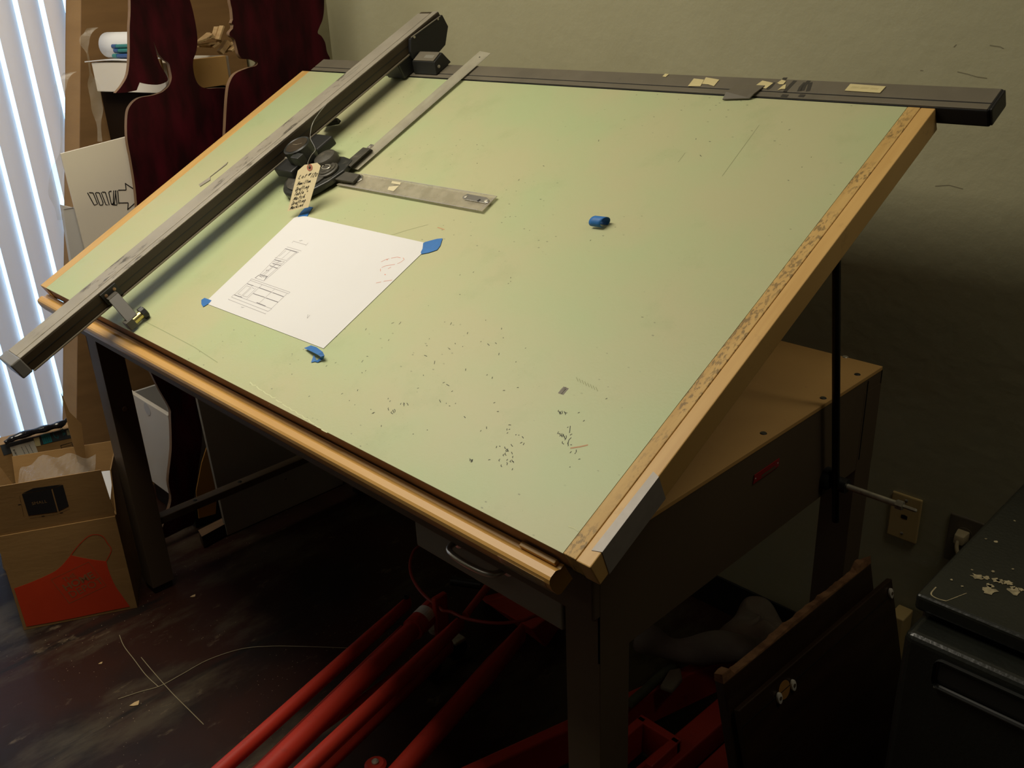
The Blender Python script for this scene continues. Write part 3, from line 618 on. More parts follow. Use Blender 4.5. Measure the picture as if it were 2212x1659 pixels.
# ================================================================= DRAWING SHEET AND TAPE
S = thing('drawing_sheet', 'white sheet with a pencil elevation drawing taped to the green board', 'paper', PB((690, 610), .001))
MB().prism([PB(p, .0006) for p in ((635, 471), (643, 468), (661, 467.5), (915, 524), (911, 548), (699, 753), (451, 658), (447, 650))], EN * .0005).build('sheet', M_paper, S)
def zz(x, y): return PB((470 + x / 8.295, 490 + y / 8.295), .0013)
DIMS = [((1330, 290), (1365, 250)), ((1365, 258), (1590, 325)), ((1575, 335), (1625, 285))]
L1 = [((605, 930), (1300, 1172)), ((585, 958), (1270, 1198)), ((535, 1018), (1180, 1250)), ((605, 930), (585, 958)), ((1300, 1172), (1270, 1198)), ((585, 958), (300, 1218)), ((1250, 1190), (960, 1468)),
      ((630, 1190), (1085, 1350)), ((285, 1215), (970, 1468)), ((250, 1258), (905, 1515)), ((285, 1215), (250, 1258)), ((970, 1468), (905, 1515)), ((195, 1300), (860, 1558)), ((195, 1290), (210, 1310)), ((845, 1562), (868, 1548)),
      ((800, 1035), (515, 1300)), ((1025, 1112), (740, 1370)), ((625, 1050), (410, 1250)), ((520, 1055), (360, 1200)), ((520, 1055), (580, 1075)), ((360, 1200), (415, 1218)), ((615, 1090), (660, 1105)), ((690, 1100), (525, 1258)), ((600, 1100), (450, 1235)), ((450, 1235), (525, 1258)),
      ((1245, 358), (1500, 432)), ((1212, 390), (1455, 455)), ((1212, 390), (1195, 412)), ((1455, 455), (1400, 475)), ((1195, 412), (1030, 575)), ((1420, 460), (870, 940)), ((1310, 430), (1150, 570)), ((1225, 425), (1100, 530)), ((1395, 460), (1240, 590)),
      ((1030, 550), (1240, 605)), ((1020, 585), (1200, 630)), ((1000, 620), (1150, 665)), ((985, 650), (1135, 690)), ((930, 690), (1075, 740)), ((1030, 575), (760, 850)), ((1125, 600), (830, 865)), ((1200, 620), (890, 890)), ((980, 720), (800, 850)),
      ((760, 850), (900, 890)), ((740, 870), (880, 910)), ((670, 915), (830, 970)), ((760, 850), (670, 920)), ((890, 890), (830, 970)), ((940, 700), (1060, 738)), ((1620, 1570), (1605, 1640)), ((1605, 1640), (1655, 1580))]
b = MB()
for a, c in L1: b.ribbon([zz(*a), zz(*c)], .0009, EN)
b.build('pencil_drawing', M_pencil, S)
b = MB()
for a, c in DIMS: b.ribbon([zz(*a), zz(*c)], .0009, EN)
b.build('dimension_line', M_pencil, S)
b = MB()
for a, c in (((745, 1090), (960, 1168)), ((990, 1178), (1180, 1250)), ((640, 1195), (840, 1262)), ((870, 1275), (1085, 1350)), ((530, 1018), (640, 1055)), ((300, 1218), (440, 1265)), ((700, 1355), (860, 1420)), ((1212, 390), (1420, 455)), ((670, 917), (740, 862)), ((1020, 590), (1140, 622)), ((985, 655), (1130, 693)), ((940, 695), (1075, 745)), ((760, 855), (900, 895)), ((880, 890), (835, 965))): b.ribbon([zz(*a), zz(*c)], .0014, EN, .0001)
for c, pl_ in (((1495, 245), ((-30, 10), (-18, -5), (-10, 12), (10, -8), (2, 2), (30, -5))), ((440, 1440), ((-20, 0), (-10, -10), (0, 4), (-8, 10), (12, 2), (35, 0))), ((900, 780), ((-30, 10), (-20, -15), (-25, 0), (-8, 8), (0, -10), (20, 12))), ((1015, 690), ((-25, 0), (-10, -10), (0, 5), (20, -5))), ((790, 890), ((-40, -8), (-15, 0), (0, 20), (15, 2), (40, 10))), ((1090, 605), ((-10, -5), (0, 5), (10, -5)))):
    b.ribbon([zz(c[0] + u, c[1] + v) for u, v in pl_], .0007, EN, .0001)
b.build('pencil_dimensions', M_pencild, S)
b = MB()
def za(x, y): return PB((400 + x / 3.687, 430 + y / 3.687), .0013)
for pts in (((1560, 500), (1600, 480), (1625, 475)), ((1640, 470), (1690, 462), (1715, 468)), ((1735, 468), (1745, 480), (1720, 500), (1690, 515)), ((1670, 520), (1600, 530), (1565, 545)), ((1555, 555), (1555, 575)), ((1615, 555), (1640, 540)), ((1520, 668), (1560, 660)), ((1580, 655), (1648, 645))): b.ribbon([za(*p) for p in pts], .0012, EN)
for c in ((1592, 601), (1608, 482)): b.quad(*[za(c[0] + u, c[1] + v) for u, v in ((-6, -3), (3, -5), (6, 3), (-3, 5))])
b.build('red_pencil_mark', M_redpencil, S)

def tape(pts, lab, h=.0012, th=.0003): return tag(MB().prism([PB(p, h) for p in pts], EN * th).build('blue_tape', M_blue), lab, 'tape', 'pieces of blue tape on the board')
tape(((643, 469), (650, 458), (662, 446), (676, 447.5), (668, 460), (664, 467.5), (655, 467)), 'blue tape at the top left sheet corner, just under the paper tag')
tape(((914, 526), (918, 523), (944, 516), (956, 515), (951, 531), (944, 540), (926, 546), (910, 549), (909, 545), (913, 537)), 'largest flat blue tape piece, at the right corner of the drawing sheet')
tape(((435, 648), (442, 643.5), (457, 649), (452, 655), (439, 663), (435, 657)), 'small flat blue tape at the left corner of the drawing sheet')
# loose curled tapes
b = MB(); cA = [(PB((657, 752), .004), PB((672, 746), .006)), (PB((672, 759), .010), PB((684, 750), .012)), (PB((686, 766), .012), PB((697, 760), .013)), (PB((693, 771), .010), PB((701, 768), .010)), (PB((690, 775), .004), PB((699, 775), .004)), (PB((680, 781), .0012), PB((686, 783), .0012)), (PB((672, 783), .0012), PB((678, 766), .003))]
for a, c in zip(cA, cA[1:]): b.quad(a[0], a[1], c[1], c[0])
tag(b.build('blue_tape', M_blue, solid=.0004, fixn=False), 'curled blue tape below the bottom corner of the drawing sheet', 'tape', 'pieces of blue tape on the board')
b = MB(); c0 = PB((1283, 477), .0085); c1 = PB((1308, 480), .0085)
axd = (c1 - c0).normalized(); sd = axd.cross(EN).normalized()
def curl(u, v):
    a = math.radians(-75 + 300 * v); return c0.lerp(c1, u) + axd * (.004 * math.sin(v * 6)) + sd * (-math.cos(a) * .0085) * (1 + .25 * v) + EN * (math.sin(a) * .0085)
b.grid(curl, 4, 18)
tag(b.build('blue_tape', M_blue, smooth=True, solid=.0004, fixn=False), 'lone curled blue tape on the middle right of the board', 'tape', 'pieces of blue tape on the board')

# ================================================================= LOT TAG
hT, hB = .083, .017
tp = {k: PB(p, h) for k, p, h in (('bl', (621, 456.5), hB), ('br', (666, 448), hB), ('tr', (693, 357), hT), ('tl', (645, 362), hT))}
_mt = PB((669, 359.5), hT); _n0 = (tp['br'] - tp['bl']).cross(_mt - tp['bl']).normalized()
for k_, p_ in (('tl', (645, 362)), ('tr', (693, 357))): tp[k_] = onpl(p_, _n0, _n0.dot(tp['bl']))
tx = (tp['br'] - tp['bl']); ty = (tp['tl'] - tp['bl']); tn = tx.cross(ty).normalized()
if tn.dot(CAM - tp['bl']) < 0: tn = -tn
def tq(u, v): return tp['bl'] + (tp['br'] - tp['bl']) * u * (1 - v) + ty * v * (1 - u) + (tp['tr'] - tp['bl']) * u * v + (tp['br'] - tp['bl']) * 0
def tq(u, v): return (tp['bl'].lerp(tp['br'], u)).lerp(tp['tl'].lerp(tp['tr'], u), v)
G = thing('lot_tag', 'manila lot tag with handwriting wired to the protractor head', 'tag', tq(.5, 0))
MB().prism([tq(u, v) for u, v in ((0, 0), (1, 0), (1, .985), (.80, 1.07), (.24, 1.05), (0, .93))], tn * -.0004).build('tag_card', M_manila, G)
ec = tq(.52, .975)
txn = tx.normalized(); tyn = tn.cross(txn).normalized()
MB().lathe(ec + tn * .0001, tn, [(.0075, 0), (.0075, .0004), (0, .0004)], 24).build('reinforcement_ring', M_reinf, G)
MB().lathe(ec + tn * .0005, tn, [(.0028, 0), (.0028, .0004), (0, .0004)], 16).build('eyelet', M_black, G)
MB().tube(smooth_path([ec + tn * .001, ec + tn * .004 + tyn * .010, PB((672, 336), .085), PB((681, 322), .088), PB((671, 300), .098), PB((671, 285), .108), PB((676, 265), .118), PB((690, 243), .128), PB((705, 225), .135)], 5), .0007, 6).build('wire', M_chrome, G)
GL = {'L': [((.15, 1), (.05, .05), (.7, .0))], 'o': [((.5, .5), (.2, .4), (.2, .1), (.5, 0), (.75, .2), (.6, .5), (.4, .5))], 't': [((.5, .95), (.35, .1), (.6, .0)), ((.15, .62), (.75, .68))],
      '#': [((.4, .9), (.2, .1)), ((.75, .9), (.55, .1)), ((.1, .62), (.9, .70)), ((.05, .32), (.85, .40))], '1': [((.5, 1), (.35, 0))], '2': [((.1, .8), (.4, 1), (.75, .85), (.1, .05), (.85, .05))], '0': [((.5, .75), (.15, .5), (.25, .1), (.6, .05), (.8, .4), (.6, .75), (.4, .72))],
      'H': [((.15, 1), (.05, 0)), ((.8, 1), (.65, 0)), ((.05, .45), (.8, .55))], 'a': [((.7, .5), (.3, .5), (.1, .15), (.4, 0), (.7, .4), (.65, 0), (.9, .05))], 'm': [((.05, .5), (.05, 0), (.25, .5), (.4, .05), (.6, .5), (.7, 0), (.95, .05))], 'i': [((.4, .5), (.35, 0), (.6, .05)), ((.5, .8), (.52, .84))], 'l': [((.5, 1), (.3, 0), (.6, .05))],
      'n': [((.1, .5), (.1, 0), (.4, .5), (.6, .4), (.55, 0), (.9, .1))], 'D': [((.2, 1), (.05, 0), (.6, .1), (.9, .6), (.5, 1), (.0, .9))], 'r': [((.2, .5), (.15, 0), (.3, .4), (.7, .5))], 'f': [((.8, .95), (.5, .9), (.3, -.3)), ((.1, .45), (.8, .5))], 'g': [((.7, .5), (.3, .5), (.15, .1), (.6, .1), (.7, .5), (.5, -.4), (.1, -.3))],
      'T': [((.0, .95), (.95, 1)), ((.5, .97), (.35, 0))], 'b': [((.3, 1), (.15, 0), (.6, .1), (.6, .45), (.2, .4))], 'e': [((.1, .25), (.6, .35), (.5, .52), (.15, .3), (.3, 0), (.8, .1))], '+': [((.5, .7), (.45, .2)), ((.2, .42), (.8, .48))], 'M': [((.05, 0), (.2, .9), (.4, .2), (.75, .95), (.8, 0))], 'c': [((.7, .45), (.3, .5), (.1, .1), (.7, .05))], 'h': [((.3, 1), (.1, 0), (.4, .45), (.6, .3), (.6, 0), (.9, .08))]}
b = MB()
def scribble(word, u0, v0, w_, h_, slope=.0):
    for i, ch in enumerate(word):
        for st in GL.get(ch, []):
            pts = []
            for gx, gy in st:
                u = u0 + (i + gx) * w_ + gy * w_ * .55; v = v0 + gy * h_ + slope * (u - u0)
                pts.append(tq(u, v))
            pts = smooth_path(pts, 3) if len(pts) > 2 else pts
            b.ribbon(pts, .0008, tn, .0004)
scribble('Lot', .12, .735, .12, .085, .05); scribble('#', .52, .775, .12, .07, .05); scribble('120', .66, .73, .10, .10, .05)
scribble('Hamilton', .14, .585, .076, .085, .06); scribble('Drafting', .13, .455, .076, .085, .06); scribble('Table', .12, .345, .09, .085, .06); scribble('+', .66, .38, .09, .07)
scribble('Match', .13, .235, .11, .085, .06); scribble('Drafting', .12, .130, .080, .08, .06); scribble('Machine', .10, .030, .088, .08, .06)
b.build('handwriting', M_ink, G)

# ================================================================= LEFT SIDE: WINDOW CORNER CLUTTER
# big flat cardboard carton leaning in the corner
XO, XI = -2.435, -2.56
cb = thing('wardrobe_carton', 'tall flat brown cardboard carton leaning in the corner beside the blinds', 'box', (-2.46, .5, 0))
c0_, c1_ = PX((178, -160), XO), PX((166, 905), XO)
def ext(a, c, z): t = (z - a.z) / (c.z - a.z); return V((a.x, a.y + (c.y - a.y) * t, z))
zt = 1.80
C_t, C_b = ext(c0_, c1_, zt), ext(c0_, c1_, 0)
R_t, R_b = V((XO, 1.005, zt)), V((XO, 1.005, 0))
dX = V((XI - XO, 0, 0))
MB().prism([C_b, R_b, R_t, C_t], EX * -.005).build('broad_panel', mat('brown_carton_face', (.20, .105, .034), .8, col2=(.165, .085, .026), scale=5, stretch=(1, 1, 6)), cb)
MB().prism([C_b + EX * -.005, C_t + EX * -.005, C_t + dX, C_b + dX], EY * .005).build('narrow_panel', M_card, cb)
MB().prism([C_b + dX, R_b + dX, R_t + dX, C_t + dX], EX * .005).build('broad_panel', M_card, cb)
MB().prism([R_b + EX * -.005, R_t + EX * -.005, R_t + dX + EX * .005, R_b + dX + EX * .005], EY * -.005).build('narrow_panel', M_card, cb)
# dark cabinet in front of it that carries the white drawer
ca_ = math.radians(15); DXA = V((-math.cos(ca_), -math.sin(ca_), 0)); DYA = V((-math.sin(ca_), math.cos(ca_), 0))
DC = PX((362, 202), -2.045); ZD = DC.z; DC = V((DC.x, DC.y, 0))
def dfr(x, y, z): return DC + DXA * (-x) + DYA * y + EZ * z      # x runs to minus towards the blinds, y towards the back wall
cabinet = tag(MB().box((-.338, .030, 0), (-.018, .24, ZD - .003), .004, dfr).build('storage_cabinet', mat('dark_brown_laminate', (.014, .007, .003), .8, spec=.05)), 'dark brown cabinet under the white open drawer, behind the silhouettes', 'cabinet')
wd = thing('open_drawer', 'white open drawer full of papers and wood scraps behind the silhouettes', 'drawer', dfr(-.15, .15, ZD))
DL, DW_, dz = .310, .25, .083
MB().box((-DL, 0, ZD), (0, .014, ZD + dz), .0015, dfr).build('front_panel', M_white, wd)
MB().box((-.014, .014, ZD), (0, DW_, ZD + dz), .0015, dfr).build('side_panel', M_hard, wd)
MB().box((-DL, .014, ZD), (-DL + .012, DW_, ZD + dz), .0015, dfr).build('side_panel', M_white, wd)
MB().box((-DL, DW_ - .012, ZD), (0, DW_, ZD + dz), .0015, dfr).build('back_panel', M_white, wd)
MB().box((-DL + .01, .01, ZD + .002), (-.01, DW_ - .01, ZD + .008), 0, dfr).build('bottom_panel', M_white, wd)
ztp = ZD + dz
# contents
def roll(u, v):
    a = math.radians(-100 + 330 * v); r = .034 + .006 * v
    return dfr(-.312 + u * .19, .075 - math.cos(a) * r + (.02 if v > .9 else 0), ztp + .042 + math.sin(a) * r)
tag(MB().grid(roll, 3, 24).build('paper_roll', M_paper, smooth=True, solid=.0015), 'rolled white paper lying in the white open drawer', 'paper')
tag(MB().grid(lambda u, v: dfr(-.335 + .25 * u, -.004 + .17 * v, ztp + .002 + .006 * math.sin(3 * u) * (1 - v)), 8, 4).build('loose_papers', M_paper, solid=.003), 'loose white papers on top of the white open drawer, under the roll', 'paper')
tag(MB().box((-.125, -.0085, ztp - .030), (.004, -.001, ztp + .010), .001, dfr).build('cardboard_strip', M_card), 'brown cardboard strip against the front of the white open drawer', 'cardboard')
tag(MB().hexa([dfr(-.105, .05, ztp + .010), dfr(-.03, .05, ztp + .010), dfr(-.03, .15, ztp + .010), dfr(-.09, .15, ztp + .010), dfr(-.10, .08, ztp + .050), dfr(-.03, .08, ztp + .060), dfr(-.03, .14, ztp + .072), dfr(-.08, .14, ztp + .068)], .010).build('crumpled_kraft_paper', M_card), 'crumpled brown paper beside the blue markers in the white open drawer', 'paper')
k = 0
for i, (ox, oz, m_) in enumerate(((0, 0, M_penb), (.005, .014, M_pent), (-.006, .026, M_pent), (.012, -.002, M_penb), (.010, .024, M_penb))):
    pc = dfr(-.222 + ox, .030 + .004 * i, ztp + .016 + oz)
    o = thing('marker_pen', 'blue and teal marker pen in the bundle in the white open drawer', 'pen', pc, 'marker pens in the drawer')
    MB().tube([pc, pc + V((.085, .016, .002))], .006, 10).build('barrel', m_, o, True)
    MB().tube([pc + V((-.022, -.003, 0)), pc], .0066, 10).build('cap', M_pent if m_ is M_penb else M_penb, o, True)
# wood scraps: px of the far end, near end
SCR = [((423, 92), (460, 78)), ((425, 97), (463, 93)), ((430, 100), (455, 101)), ((432, 88), (452, 72)), ((438, 88), (456, 75)), ((445, 85), (456, 74)), ((461, 84), (468, 58)), ((465, 82), (475, 58)), ((470, 86), (480, 56)), ((457, 102), (476, 88)), ((475, 114), (492, 90)), ((485, 112), (505, 92)), ((497, 110), (512, 96))]
WHERE = ['at the left of the pile', 'lying flat at the bottom left', 'lowest of the pile', 'in the slanted left bunch', 'in the middle of the slanted bunch', 'right of the slanted bunch', 'first of the tall upright ones', 'second of the tall upright ones', 'tallest, beside the carton wall', 'short one in the middle', 'wide one leaning on the drawer rim', 'leaning on the rim beside the silhouette', 'last one by the right silhouette']
for i, (pa, pb) in enumerate(SCR):
    yy = .60 + .018 * i * .9; xx = -2.13 - .012 * (i % 4)
    q0_, q1_ = PX(pa, xx), PX(pb, xx); d = (q1_ - q0_).normalized(); sid = EX * .012; upv = d.cross(EX).normalized() * (.0032 if i != 10 else .007)
    tag(MB().hexa([q0_ - sid - upv, q0_ + sid - upv, q1_ + sid - upv, q1_ - sid - upv, q0_ - sid + upv, q0_ + sid + upv, q1_ + sid + upv, q1_ - sid + upv], .0008).build('wood_scrap', M_woodlight), 'thin pale wood scrap in the white open drawer, ' + WHERE[i], 'wood scrap', 'wood scraps in the open drawer')
def strip(path, wd_, name, lab, m=None):
    def fn(u, v):
        n = len(path) - 1; i = min(int(v * n), n - 1); t = v * n - i; p = path[i].lerp(path[i + 1], t)
        a = v * 9 + .6 * math.sin(v * 23); return p + V((math.sin(a) * .3, math.cos(a) * .5 + .7, .1 * math.sin(v * 31))) * ((u - .5) * wd_)
    return tag(MB().grid(fn, 4, 40).build(name, M_plast), lab, 'plastic wrap')
strip(smooth_path([PX(p, -2.035) for p in ((200, 60), (182, 85), (190, 120), (196, 160), (205, 200), (212, 250), (216, 306))], 4), .026, 'plastic_wrap', 'clear plastic wrap strip hanging by the left end of the white open drawer')
strip(smooth_path([PX(p, -2.045) for p in ((152, 156), (132, 180), (133, 240), (132, 330), (121, 380), (120, 430), (130, 475))], 4), .030, 'plastic_wrap', 'clear plastic wrap strip hanging along the blinds, left of the arrow board')
# silhouettes: cut plywood, painted faces with paler sawn edges
def cutout(name, lab, outline, holes, x, th=.016):
    o = thing(name, lab, 'silhouette cutout', (x - th / 2, PX(outline[0], x).y, 0))
    P_ = smooth_loop([PX(p, x) for p in outline], 5) if False else [PX(p, x) for p in outline]
    H_ = [[PX(p, x) for p in h] for h in holes]
    for p in P_: p.z = max(p.z, 0)
    MB().prism(P_, EX * -th, holes=H_ if H_ else ()).build('plywood', M_plyedge, o)
    fp = [p + EX * .0003 for p in P_]
    MB().prism(fp, EX * .0006, holes=[[q + EX * .0003 for q in h] for h in H_] if H_ else ()).build('stained_face', M_maroon, o)
    return o
def spl(pts, k=4):
    p3 = smooth_path([V((a, c, 0)) for a, c in pts], k); return [(p.x, p.y) for p in p3]
headL = spl([(283, -150), (281, -60), (282, 20), (280, 60), (280, 120), (276, 160), (264, 184), (250, 201)]) + [(272, 200), (295, 195)]
headL += spl([(302, 177), (315, 181), (330, 183), (346, 182), (362, 174), (358, 160), (348, 144), (339, 120), (331, 88)]) + spl([(336, 101), (343, 117), (354, 129), (364, 136), (368, 150), (371, 168), (366, 184), (357, 194), (348, 200), (330, 206), (300, 212), (282, 228), (275, 250), (275, 300), (284, 350), (294, 420), (298, 500), (300, 640), (310, 760), (338, 830), (366, 880), (369, 900), (371, 960), (369, 990), (364, 1040), (370, 1080), (358, 1120), (347, 1150), (340, 1168)])
headL += spl([(362, 1160), (395, 1143), (420, 1128), (416, 1090)]) + spl([(422, 1060), (430, 1000), (436, 950), (434, 900), (430, 800), (470, 700), (520, 640), (560, 480), (580, 330), (575, 240)]) + spl([(505, 190), (470, 190), (445, 191), (428, 182), (419, 160), (417, 132), (424, 110), (426, 80), (420, 40), (410, 0), (395, -40), (380, -110), (350, -160)])
notch = []
cutout('woman_silhouette', 'maroon plywood head silhouette with a swept ponytail, left of the pair', headL, notch, -2.0)
headR = spl([(500, -150), (492, -60), (497, 0), (501, 20), (503, 42)]) + [(500, 50), (504, 54)] + spl([(503, 62), (496, 70), (497, 78), (506, 84), (510, 96), (513, 108), (516, 118), (524, 127), (540, 128), (556, 134), (553, 142), (535, 147), (510, 158), (498, 175), (492, 200), (488, 260), (486, 330), (490, 450)]) + [(500, 600), (520, 700), (620, 760), (650, 600), (690, 400), (722, 180)]
headR += spl([(712, 124), (706, 112), (702, 92), (694, 78), (686, 71), (690, 58), (697, 40), (700, 10), (697, -40), (680, -120), (640, -170)])
cutout('face_silhouette', 'dark maroon plywood silhouette of a face in profile, right of the pair', headR, [], -1.93)
# white board with a drawn arrow
XA = -2.026
ar = thing('arrow_board', 'white board with a hand drawn arrow beside the maroon silhouette', 'board', (XA, .27, .78))
ab = [PX(p, XA) for p in ((131, 332), (277, 294), (312, 470), (330, 640), (210, 640))]
MB().prism(ab, EX * -.006, .0005).build('board', M_white, ar)
b = MB()
def za2(x, y): return PX((120 + x / 8.295, 280 + y / 8.295), XA) 
AR = [((570, 1130), (690, 1350)), ((600, 1128), (670, 1132)), ((670, 1132), (750, 1330), (690, 1355)), ((710, 1130), (790, 1350)), ((720, 1125), (780, 1130)), ((780, 1130), (850, 1310), (840, 1350), (795, 1352)), ((815, 1125), (900, 1345)), ((830, 1120), (890, 1120)), ((890, 1120), (960, 1350), (900, 1345)), ((950, 1120), (1000, 1340)), ((950, 1115), (1000, 1100)), ((1040, 1090), (1030, 1340)), ((1000, 1340), (1050, 1310)), ((1070, 1090), (1100, 1340)), ((1080, 1088), (1050, 1340)), ((1110, 1090), (1130, 1330)), ((1120, 1085), (1262, 1082)), ((1262, 1082), (1248, 955)), ((1248, 965), (1440, 1090)), ((1120, 1315), (1300, 1310)), ((1300, 1310), (1290, 1440)), ((1290, 1430), (1440, 1300)), ((1010, 1345), (1100, 1350))]
for st in AR: b.ribbon([za2(*p) for p in st], .0026, EX, .0008)
b.build('arrow_drawing', M_ink, ar)
# plain white panel standing behind the arrow board
pa = [PX(p, -2.045) for p in ((134, 443), (163, 450), (240, 640), (166, 640))]
wp = thing('shelf_panel', 'grey white panel standing behind the arrow board, by the blinds', 'panel', (-2.05, .2, .7))
MB().prism(pa, EX * -.018, .001).build('panel', M_greyw, wp)
MB().box((-2.0445, pa[0].y + .002, pa[0].z - .012), (-2.0435, pa[0].y + .06, pa[0].z - .0105)).build('edge_line', M_pencil, wp)
# white drawer box under the table, left
yd = .325
wc = thing('white_drawer_box', 'white drawer box with a scooped grip under the left side of the table', 'drawer', (-2.1, yd, .15))
e0, e1, e2, e3 = [PY(p, yd) for p in ((262, 846), (362, 898), (369, 1072), (286, 1016))]
xq0, xq1, zq0, zq1 = e1.x - .30, min(e1.x, -2.020), e2.z + .005, e1.z
MB().box((xq0, yd, zq0), (xq1, yd + .014, zq1), .001).build('drawer_front', M_white, wc)
sg = PY((318, 884), yd - .0006); MB().lathe(sg, (0, -1, 0), [(.022, 0), (.022, .0004), (0, .0004)], 24).build('scooped_grip', M_greyw, wc)
b = MB(); b.box((xq0, yd + .014, zq0), (xq0 + .01, yd + .125, zq1 - .01)); b.box((xq1 - .01, yd + .014, zq0), (xq1, yd + .125, zq1 - .01)); b.box((xq0, yd + .115, zq0), (xq1, yd + .125, zq1 - .01)); b.box((xq0, yd + .014, zq0), (xq1, yd + .125, zq0 + .008))
b.build('drawer_body', M_greyw, wc)
MB().box((xq0 + .005, yd + .02, 0), (xq1 - .005, yd + .115, zq0), .002).build('plinth', M_black, wc)
# white leaning board
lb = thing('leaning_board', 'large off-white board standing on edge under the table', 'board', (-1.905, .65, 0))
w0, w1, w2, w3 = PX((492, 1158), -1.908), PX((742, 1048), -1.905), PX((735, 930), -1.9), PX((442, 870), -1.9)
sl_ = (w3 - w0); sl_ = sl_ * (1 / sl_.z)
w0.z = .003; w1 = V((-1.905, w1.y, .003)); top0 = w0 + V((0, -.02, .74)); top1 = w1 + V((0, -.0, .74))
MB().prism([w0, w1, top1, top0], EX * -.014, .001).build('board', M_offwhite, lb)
for p in ((578, 1022), (617, 1034)):
    c = PX(p, -1.9048); MB().lathe(c, EX, [(.005, 0), (.004, .0015), (0, .002)], 12).build('bolt', M_steel, lb, True)
tag(MB().prism([PX(p, -1.955) for p in ((424, 1062), (436, 1000), (452, 950), (470, 1050), (466, 1110), (430, 1120))], EX * -.004).build('cardboard_piece', mat('tan_cardboard', (.42, .19, .03), .75, var=.1)), 'orange brown cardboard piece between black silhouette base and leaning board', 'cardboard')
wq = [PZ(p, .045) for p in ((428, 1146), (500, 1110), (505, 1122), (436, 1160))]
cw = thing('wood_block', 'round-ended dark wood block on the floor beside the leaning board', 'wood block', (wq[0].x, wq[0].y, 0))
MB().prism([V((q.x, q.y, .002)) for q in wq], EZ * .043, .006).build('block', M_darkwood, cw)
MB().prism([V((q.x, q.y, .0452)) for q in (wq[0], wq[1], wq[2], wq[3])], EZ * .001).build('pale_top', M_plyedge, cw)  # thin paler layer over the dark block's top

# moving carton in front of the window
fb0, fb1 = PZ((52, 1362), 0), PZ((297, 1313), 0)
fd = (fb1 - fb0).normalized(); fnrm = V((fd.y, -fd.x, 0))
if fnrm.dot(CAM - fb0) < 0: fnrm = -fnrm
WB, DB = (fb1 - fb0).length, .30
def oncard(p, off=0): return onpl(p, fnrm, fnrm.dot(fb0) + off)
HB = oncard((240, 1117)).z
mc = thing('moving_carton', 'small cardboard moving box with an orange apron print on the floor', 'box', ((fb0 + fb1) / 2 - fnrm * DB / 2))
def cf(u, z, off=0): return fb0 + fd * u + EZ * z + fnrm * off
th = .004
MB().prism([cf(0, .001), cf(WB, .001), cf(WB, HB), cf(0, HB)], fnrm * -th).build('front_wall', M_card, mc)
MB().prism([cf(WB, .001, -th), cf(WB, .001, -DB), cf(WB, HB, -DB), cf(WB, HB, -th)], fd * -th).build('side_wall', M_card, mc)
MB().prism([cf(0, .001, -th), cf(0, .001, -DB), cf(0, HB, -DB), cf(0, HB, -th)], fd * th).build('side_wall', M_card, mc)
MB().prism([cf(0, .001, -DB), cf(WB, .001, -DB), cf(WB, HB, -DB), cf(0, HB, -DB)], fnrm * -th).build('back_wall', M_card, mc)
MB().prism([cf(.004, .002, -.004), cf(WB - .004, .002, -.004), cf(WB - .004, .002, -DB + .004), cf(.004, .002, -DB + .004)], EZ * .003).build('bottom', M_card, mc)
FH = .150
def fl(u, t): return cf(u, HB + .001 + t * FH, -.004 + t * .012)          # front flap, folded up
ff = MB().prism([fl(-.002, 0), fl(WB, 0), fl(WB - .006, 1), fl(-.004, 1)], fnrm * -.003).build('front_flap', M_card, mc)
MB().prism([cf(0, HB, -DB), cf(WB, HB, -DB), cf(WB - .003, HB + .080, -DB - .03), cf(.003, HB + .080, -DB - .03)], fnrm * -.003).build('back_flap', M_card, mc)
MB().prism([cf(WB, HB, -.01), cf(WB, HB, -DB + .01), cf(WB + .006, HB + .12, -DB + .02), cf(WB + .006, HB + .12, -.05)], fd * .003).build('side_flap', M_card, mc)
MB().prism([cf(0, HB, -.01), cf(0, HB, -DB + .01), cf(-.035, HB + .12, -DB + .02), cf(-.035, HB + .12, -.02)], fd * -.003).build('side_flap', M_card, mc)
# orange apron
def oz(x, y): return oncard((x / 6.38, 1120 + y / 6.38), .0005)
apx = spl([(195, 965), (400, 890), (600, 805), (760, 725), (860, 640), (920, 570), (975, 505)]) + spl([(1010, 515), (1150, 545), (1300, 570), (1465, 590)]) + spl([(1490, 690), (1530, 800), (1590, 930), (1680, 1060), (1790, 1215)]) + spl([(1500, 1270), (1000, 1375), (600, 1450), (365, 1492)])
MB().prism([oz(*p) for p in apx], fnrm * .0003).build('apron_print', M_orange, mc)
MB().ribbon([oz(*p) for p in spl([(975, 505), (1040, 420), (1120, 330), (1220, 245), (1320, 220), (1420, 250), (1480, 340), (1530, 410), (1520, 480), (1460, 590)], 5)], .0022, fnrm, .0003).build('apron_strap', M_orange, mc)
pm = mat('faded_logo', (.30, .12, .045), .7)
bx_ = (oz(1300, 780) - oz(900, 970)).normalized(); by_ = fnrm.cross(bx_).normalized()
if by_.z < 0: by_ = -by_
og = oz(905, 1000) + fnrm * .0006
ls = [text('THE', 'store_logo', pm, mc, og + by_ * .027 + bx_ * .012, bx_, by_, .020), text('HOME', 'store_logo', pm, mc, og, bx_, by_, .031, bold=.0008), text('DEPOT', 'store_logo', pm, mc, og - by_ * .028, bx_, by_, .031)]
lg = join_text(ls)
lb_ = [og - bx_ * .012 - by_ * .040, og + bx_ * .098 - by_ * .040, og + bx_ * .098 + by_ * .052, og - bx_ * .012 + by_ * .052]
b = MB(); b.ribbon(lb_ + [lb_[0]], .0016, fnrm); b.build('logo_border', pm, mc)
